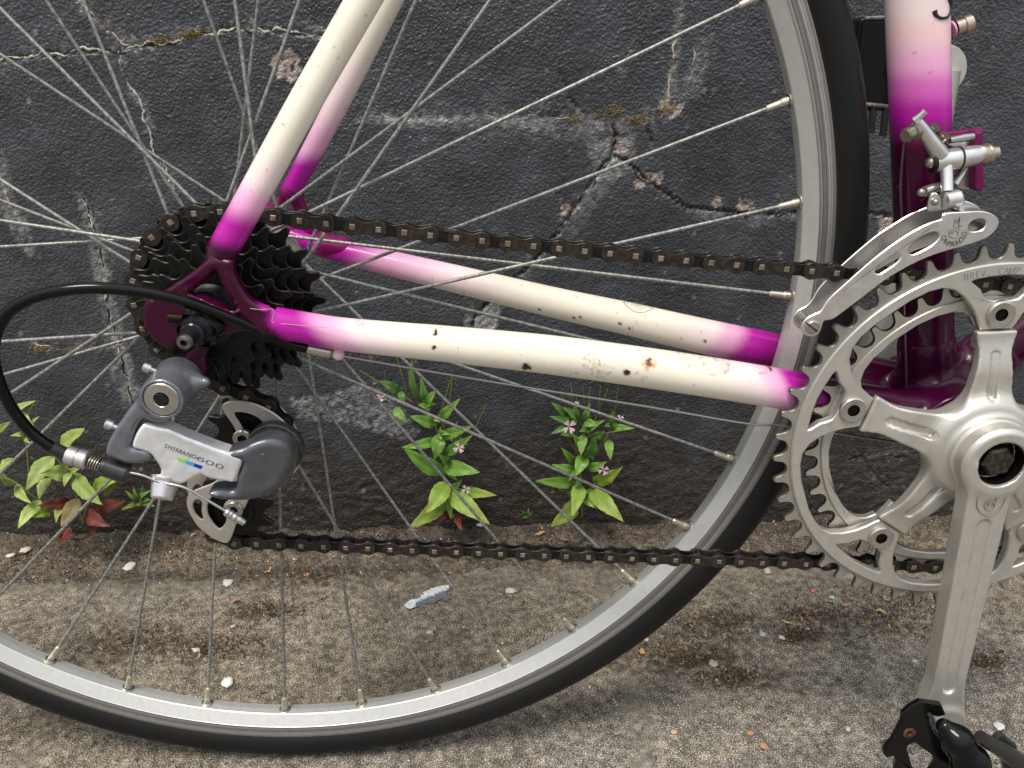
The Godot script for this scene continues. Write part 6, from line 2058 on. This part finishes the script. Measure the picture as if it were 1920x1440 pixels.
	plant("tiny green seedling low on the wall foot beside the silver anchor bolt", Vector3(-210.3, -GY, -266), [[-208.7,-292.7,-262,-210.3,-286,-262,-215.1,-281,-262]],
		[-208.4,-283.7,-258,-208.2,-269.3,-250,4,2,-207,-283.7,-258,-194.6,-271.2,-250,5,2,-205.8,-285.4,-258,-194,-279.7,-248,5,2,-209.8,-283.7,-258,-214.7,-271.2,-248,4,1,-207.5,-287,-258,-209.4,-284.7,-246,4,1,-205.5,-283.8,-258,-199.3,-266.3,-250,4,2,-212.4,-290.2,-258,-218.7,-286.5,-244,5,1,-205,-288.7,-258,-191.4,-285.1,-246,5,2], [], [], 205, "seedling")
	plant("tiny round leaved seedling midway between the two flowering plants", Vector3(165.8, -GY, -270), [[165.6,-317.8,-266,165.3,-315.5,-266,164.8,-313.5,-266]],
		[165.5,-313,-262,160.9,-302.5,-252,4.5,2,165.8,-313,-262,169.8,-304.7,-250,4.5,2,165.5,-314,-262,163.3,-308.5,-250,4,2,165.8,-313,-262,167.5,-302.8,-254,4,2], [], [], 206, "seedling")

# ---------- things lying on the ground
func pebble(x: float, z: float, r: float, flatness: float, col: Color, label: String, called: String, category: String, grp: String, rng: RandomNumberGenerator) -> void:
	var b := Buf.new()
	b.lift = 0.0
	b.col = col
	var n := FastNoiseLite.new()
	n.seed = rng.randi() % 10000
	n.frequency = 0.35
	var f := 0
	var sg := 12
	for y in 8:
		for k in sg:
			var d := Vector3(sin(PI * y / 7.0) * cos(TAU * k / sg), cos(PI * y / 7.0), sin(PI * y / 7.0) * sin(TAU * k / sg))
			var m := 1.0 + 0.85 * n.get_noise_3d(d.x * 3.2, d.y * 3.2, d.z * 3.2)
			b.vert(Vector3(d.x, d.y * flatness * 0.75, d.z * 0.75) * r * m, Vector3(d.x, d.y / flatness, d.z), col * (1.0 + 0.3 * n.get_noise_3d(d.x * 9.0, d.y * 9.0, d.z * 9.0)))
	for y in 7:
		for k in sg:
			var k2 := (k + 1) % sg
			b.quad(y * sg + k, y * sg + k2, (y + 1) * sg + k2, (y + 1) * sg + k)
	var o := part(called, b, M.matte, self)
	o.position = Vector3(x, ground_h(x, z, gn, gn2) + r * flatness * 0.55, z) * 0.001
	o.rotation.y = rng.randf_range(0, TAU)
	tag(o, label, category, grp)

func dead_leaf(x: float, z: float, len: float, wide: float, turn: float, col: Color, label: String, called: String, rng: RandomNumberGenerator) -> void:
	var b := Buf.new()
	b.lift = 0.0
	leaf_flat(b, len, wide, col, rng)
	var o := part(called, b, M.matte, self)
	o.position = Vector3(x, ground_h(x, z, gn, gn2) + 1.2, z) * 0.001
	o.rotation.y = turn
	tag(o, label, "leaf" if called == "dead_leaf" else "chip", "")
func leaf_flat(b: Buf, len: float, wide: float, col: Color, rng: RandomNumberGenerator) -> void:
	var w := rng.randf_range(0, 6)
	for i in 9:
		for j in 5:
			var t := i / 8.0
			var s := j / 2.0 - 1.0
			var h := wide * 0.5 * pow(sin(PI * clampf(t, 0.03, 0.97)), 0.7) * (1.0 + 0.25 * sin(t * 19.0 + w))
			b.vert(Vector3((t - 0.5) * len, 0.8 + absf(s) * h * 0.5 + 0.9 * sin(t * 5.0 + w), s * h), Vector3.UP, col * (1.0 + 0.3 * sin(t * 23.0 + s * 7.0 + w)))
	for i in 8:
		for j in 4: b.quad(i * 5 + j, i * 5 + j + 1, (i + 1) * 5 + j + 1, (i + 1) * 5 + j)
	finish_grid(b, 5, 9)

func build_debris() -> void:
	var rng := RandomNumberGenerator.new()
	rng.seed = 404
	# crumpled flake of grey blue paint
	var fl := p2([71.8,-168])[0]
	var b := Buf.new()
	b.lift = 0.0
	var n := FastNoiseLite.new()
	n.seed = 9
	n.frequency = 0.16
	var outline := smooth2(p2([-17, 8, -12, 3, -6, 2, -3, -4, 2, -9, 8, -11, 15, -13, 17, -8, 14, -4, 19, -1, 15, 4, 10, 2, 6, 7, 0, 6, -5, 9, -10, 12, -14, 13]), 2)
	var g := 44
	for j in g:
		for i in g:
			var x := -21.0 + i * 42.0 / (g - 1)
			var z := -16.0 + j * 32.0 / (g - 1)
			var under := x * 0.55 + z > 0.8 + 3.0 * n.get_noise_2d(x * 2.5, z * 2.5) and x > -8.0
			var h := (0.8 if under else 2.0) + 1.1 * n.get_noise_2d(x * 0.8, z * 0.8) + 0.5 * n.get_noise_2d(x * 4.0, z * 4.0)
			b.vert(Vector3(x, h, z), Vector3.UP, (Color(0.13, 0.14, 0.165) if under else Color(0.60, 0.62, 0.66)) * (1.0 + 0.3 * n.get_noise_2d(x * 2.0, z * 2.0)))
	finish_grid(b, g, g)
	for j in g - 1:
		for i in g - 1:
			var q := Vector2(-21.0 + i * 42.0 / (g - 1) + n.get_noise_2d(i * 3.0, j * 3.0) * 1.5, -16.0 + j * 32.0 / (g - 1))
			if Geometry2D.is_point_in_polygon(q, outline): b.quad(j * g + i, j * g + i + 1, (j + 1) * g + i + 1, (j + 1) * g + i)
	var o := part("paint_flake", b, M.matte, self)
	o.scale = Vector3(1.15, 1.0, 1.3)
	o.position = Vector3(fl.x, ground_h(fl.x, fl.y, gn, gn2), fl.y) * 0.001
	tag(o, "crumpled blue grey flake of peeled paint lying on the pavement inside the wheel", "paint flake")
	# stones one can tell apart
	var white := Color(0.52, 0.505, 0.47)
	var beige := Color(0.48, 0.40, 0.28)
	var red := Color(0.36, 0.19, 0.12)
	var rows := [
		[-218.2,-230.5, 8.0, 0.35, white, "flat white stone chip on dark soil just below the red leaved plant"],
		[-112.8,-195.7, 5.5, 0.35, white, "jagged white chip on the pavement right below the crimped cable's lower cage"],
		[147.1,-173.8, 5.0, 0.5, white, "oval white pebble lying to the right of the crumpled paint flake"],
		[-75.3,-66.5, 5.5, 0.5, Color(0.7, 0.7, 0.66), "bright white pebble just above the rim near the lowest spokes"],
		[-113,-105.3, 3.2, 0.5, white, "small white pebble above the rim beside a brown litter patch"],
		[-330.6,-258.8, 5.5, 0.5, Color(0.5, 0.44, 0.36), "pale tan stone on dark soil at the left edge of the picture"],
		[-339,-249.1, 4.2, 0.5, Color(0.55, 0.5, 0.44), "small pinkish stone at the far left beside the pale tan stone"],
		[119.9,-276.8, 4.6, 0.6, white, "white pebble at the foot of the taller flowering plant"],
		[388.1,-195.1, 4.6, 0.7, beige, "rounded beige pebble just under the lower chain near the chainring"],
		[356.5,-108.6, 3.8, 0.5, Color(0.4, 0.4, 0.36), "dull greenish pebble right of the tyre, left of another pebble"],
		[371,-103.5, 3.0, 0.6, white, "little cream pebble on the open pavement below the splinters"],
		[306.6,-74.1, 4.6, 0.5, Color(0.42, 0.38, 0.28), "oval khaki pebble beside the tyre on open pavement"],
		[433.2,-154.4, 2.8, 0.6, white, "tiny white pebble under the big chainring teeth"],
		[467.7,-72.2, 2.6, 0.6, beige, "tiny yellowish pebble close to the left side of the crank arm"],
		[386.4,-5, 2.6, 0.6, beige, "tiny pale pebble left of the black pedal cage"],
		[420,-164.1, 2.6, 0.6, Color(0.62, 0.16, 0.25), "tiny bright pink crumb on the pavement below the chain"],
		[320.5,8.3, 3.6, 0.6, red, "reddish brick crumb near the bottom edge of the picture"],
		[314.8,-2.9, 3.2, 0.6, red, "second reddish brick crumb, a little above and left of the other"],
		[260.5,-6.2, 2.6, 0.6, Color(0.50, 0.34, 0.20), "orange crumb beside the pale scrape on the pavement"],
		[258.2,-104.1, 2.4, 0.7, beige, "small cream grit touching the outer edge of the tyre"],
		[252.3,-90.8, 3.4, 0.7, Color(0.45, 0.26, 0.10), "orange brown crumb below the tyre's outer edge"],
		[-42.8,-205.5, 3.0, 0.5, Color(0.40, 0.22, 0.12), "brown crumb on the soil edge under the lower chain"],
		[-90.7,-133.8, 2.6, 0.6, beige, "small tan grit between two of the lower spokes"],
		[77.3,-120.4, 2.8, 0.5, Color(0.5, 0.42, 0.34), "small buff pebble below the crumpled paint flake"],
		[496,-3.8, 4.6, 0.4, white, "flat pale chip just right of the pedal at the right edge"]]
	for r in rows: pebble(r[0], r[1], r[2], r[3], r[4], r[5], "stone_chip", "stone", "loose stones on the pavement", rng)
	var lv := [
		[142.4,-286, 15.0, 9.0, 0.1, Color(0.14, 0.055, 0.025), "dark brown dead leaf lying right of the taller flowering plant", "dead_leaf"],
		[179.1,-263.8, 11.0, 5.0, 0.35, Color(0.46, 0.24, 0.09), "orange dead leaf on the soil between the two flowering plants", "dead_leaf"],
		[203.3,-257.2, 11.0, 4.0, -0.6, Color(0.22, 0.16, 0.10), "thin grey brown dead leaf left of the bushy plant's foot", "dead_leaf"],
		[381.6,-121.4, 9.0, 2.6, -0.5, Color(0.50, 0.36, 0.20), "pale wood splinter on the pavement right of the tyre", "wood_splinter"],
		[402.3,-122.8, 10.0, 3.0, -0.75, Color(0.22, 0.09, 0.05), "red brown wood splinter right of the pale splinter", "wood_splinter"],
		[466.9,-131.8, 9.0, 4.0, -0.4, Color(0.42, 0.28, 0.14), "tan bark shred in the litter left of the crank arm", "wood_splinter"],
		[440.7,-142.2, 8.0, 3.6, 0.2, Color(0.38, 0.22, 0.10), "brown bark shred beneath the big chainring", "wood_splinter"],
		[-168,-270.7, 7.0, 3.0, 1.0, Color(0.42, 0.25, 0.12), "tan leaf scrap on soil below the looped cage", "dead_leaf"],
		[-82.4,-215.3, 7.0, 3.4, -0.3, Color(0.42, 0.22, 0.11), "orange brown leaf scrap at the soil's edge right of the white chip", "dead_leaf"],
		[-98.6,-166.4, 6.0, 3.6, 0.5, Color(0.38, 0.18, 0.09), "rust brown leaf scrap between the two lowest upright spokes", "dead_leaf"]]
	for r in lv: dead_leaf(r[0], r[1], r[2], r[3], r[4], r[5], r[6], r[7], rng)
	# litter and grit nobody could count
	scatter("leaf_litter", "fine brown leaf litter and soil crumbs strewn on the pavement", "litter", 9000, true, rng)
	scatter("grit", "fine pale grit scattered over pavement and soil", "grit", 6500, false, rng)

func scatter(called: String, label: String, category: String, count: int, brown: bool, rng: RandomNumberGenerator) -> void:
	var b := Buf.new()
	b.lift = 0.0
	if brown: leaf_flat(b, 3.2, 1.2, Color(1, 1, 1), rng)
	else:
		for k in 6: pass
		ball(b, Vector3.ZERO, Vector3(1.0, 0.6, 0.8), 6)
	var mm := MultiMesh.new()
	mm.transform_format = MultiMesh.TRANSFORM_3D
	mm.use_colors = true
	mm.mesh = b.mesh()
	mm.instance_count = count
	var spots := [457.6,-121.5,26,318.7,-126.4,18,296.3,-81.2,14,269.4,-97.9,26,-99.4,-107.4,20,-169.3,-119.6,26,-50,-204.1,28,406.9,-133.9,18,387.9,-106.9,10,-67.3,-154.2,16,-196.1,-253,40,-292.8,-238.5,40,11.9,-264.2,30,492.1,-145.6,24,320.4,-59.3,12,203.5,-247.7,40,525.4,-70.2,12]
	for k in count:
		var x := rng.randf_range(-430, 760)
		var z := rng.randf_range(-278, 40)
		var far := z < -215.0
		if brown:
			if rng.randf() < 0.66:
				var s := (rng.randi() % (spots.size() / 3)) * 3
				x = spots[s] + rng.randfn(0, spots[s + 2] * 1.0)
				z = minf(spots[s + 1] + rng.randfn(0, spots[s + 2] * 0.45), 40)
			elif rng.randf() < 0.6: z = rng.randf_range(-282, -205)
		elif rng.randf() < 0.35: z = rng.randf_range(-282, -205)
		z = maxf(z, -280.0)
		var sc := rng.randf_range(0.35, 1.0)
		if rng.randf() < 0.1: sc *= 1.6
		if not brown: sc *= rng.randf_range(0.5, 1.1)
		var bs := Basis(Vector3(0, 1, 0), rng.randf() * TAU) * Basis(Vector3(1, 0, 0), rng.randf_range(-0.5, 0.5))
		mm.set_instance_transform(k, Transform3D(bs.scaled(Vector3.ONE * sc), Vector3(x, ground_h(x, z, gn, gn2) + 0.5 * sc, z) * 0.001))
		var c: Color
		var t := rng.randf()
		if brown: c = Color(0.045, 0.033, 0.024).lerp(Color(0.21, 0.125, 0.07), t * t * t) if rng.randf() < 0.93 else Color(0.42, 0.30, 0.17)
		else: c = Color(0.20, 0.18, 0.15).lerp(Color(0.58, 0.54, 0.47), t * t) if rng.randf() < 0.75 else Color(0.09, 0.085, 0.08)
		mm.set_instance_color(k, c)
	var o := MultiMeshInstance3D.new()
	o.multimesh = mm
	o.material_override = M.matte
	put(o, called, self)
	tag(o, label, category, "", "stuff")
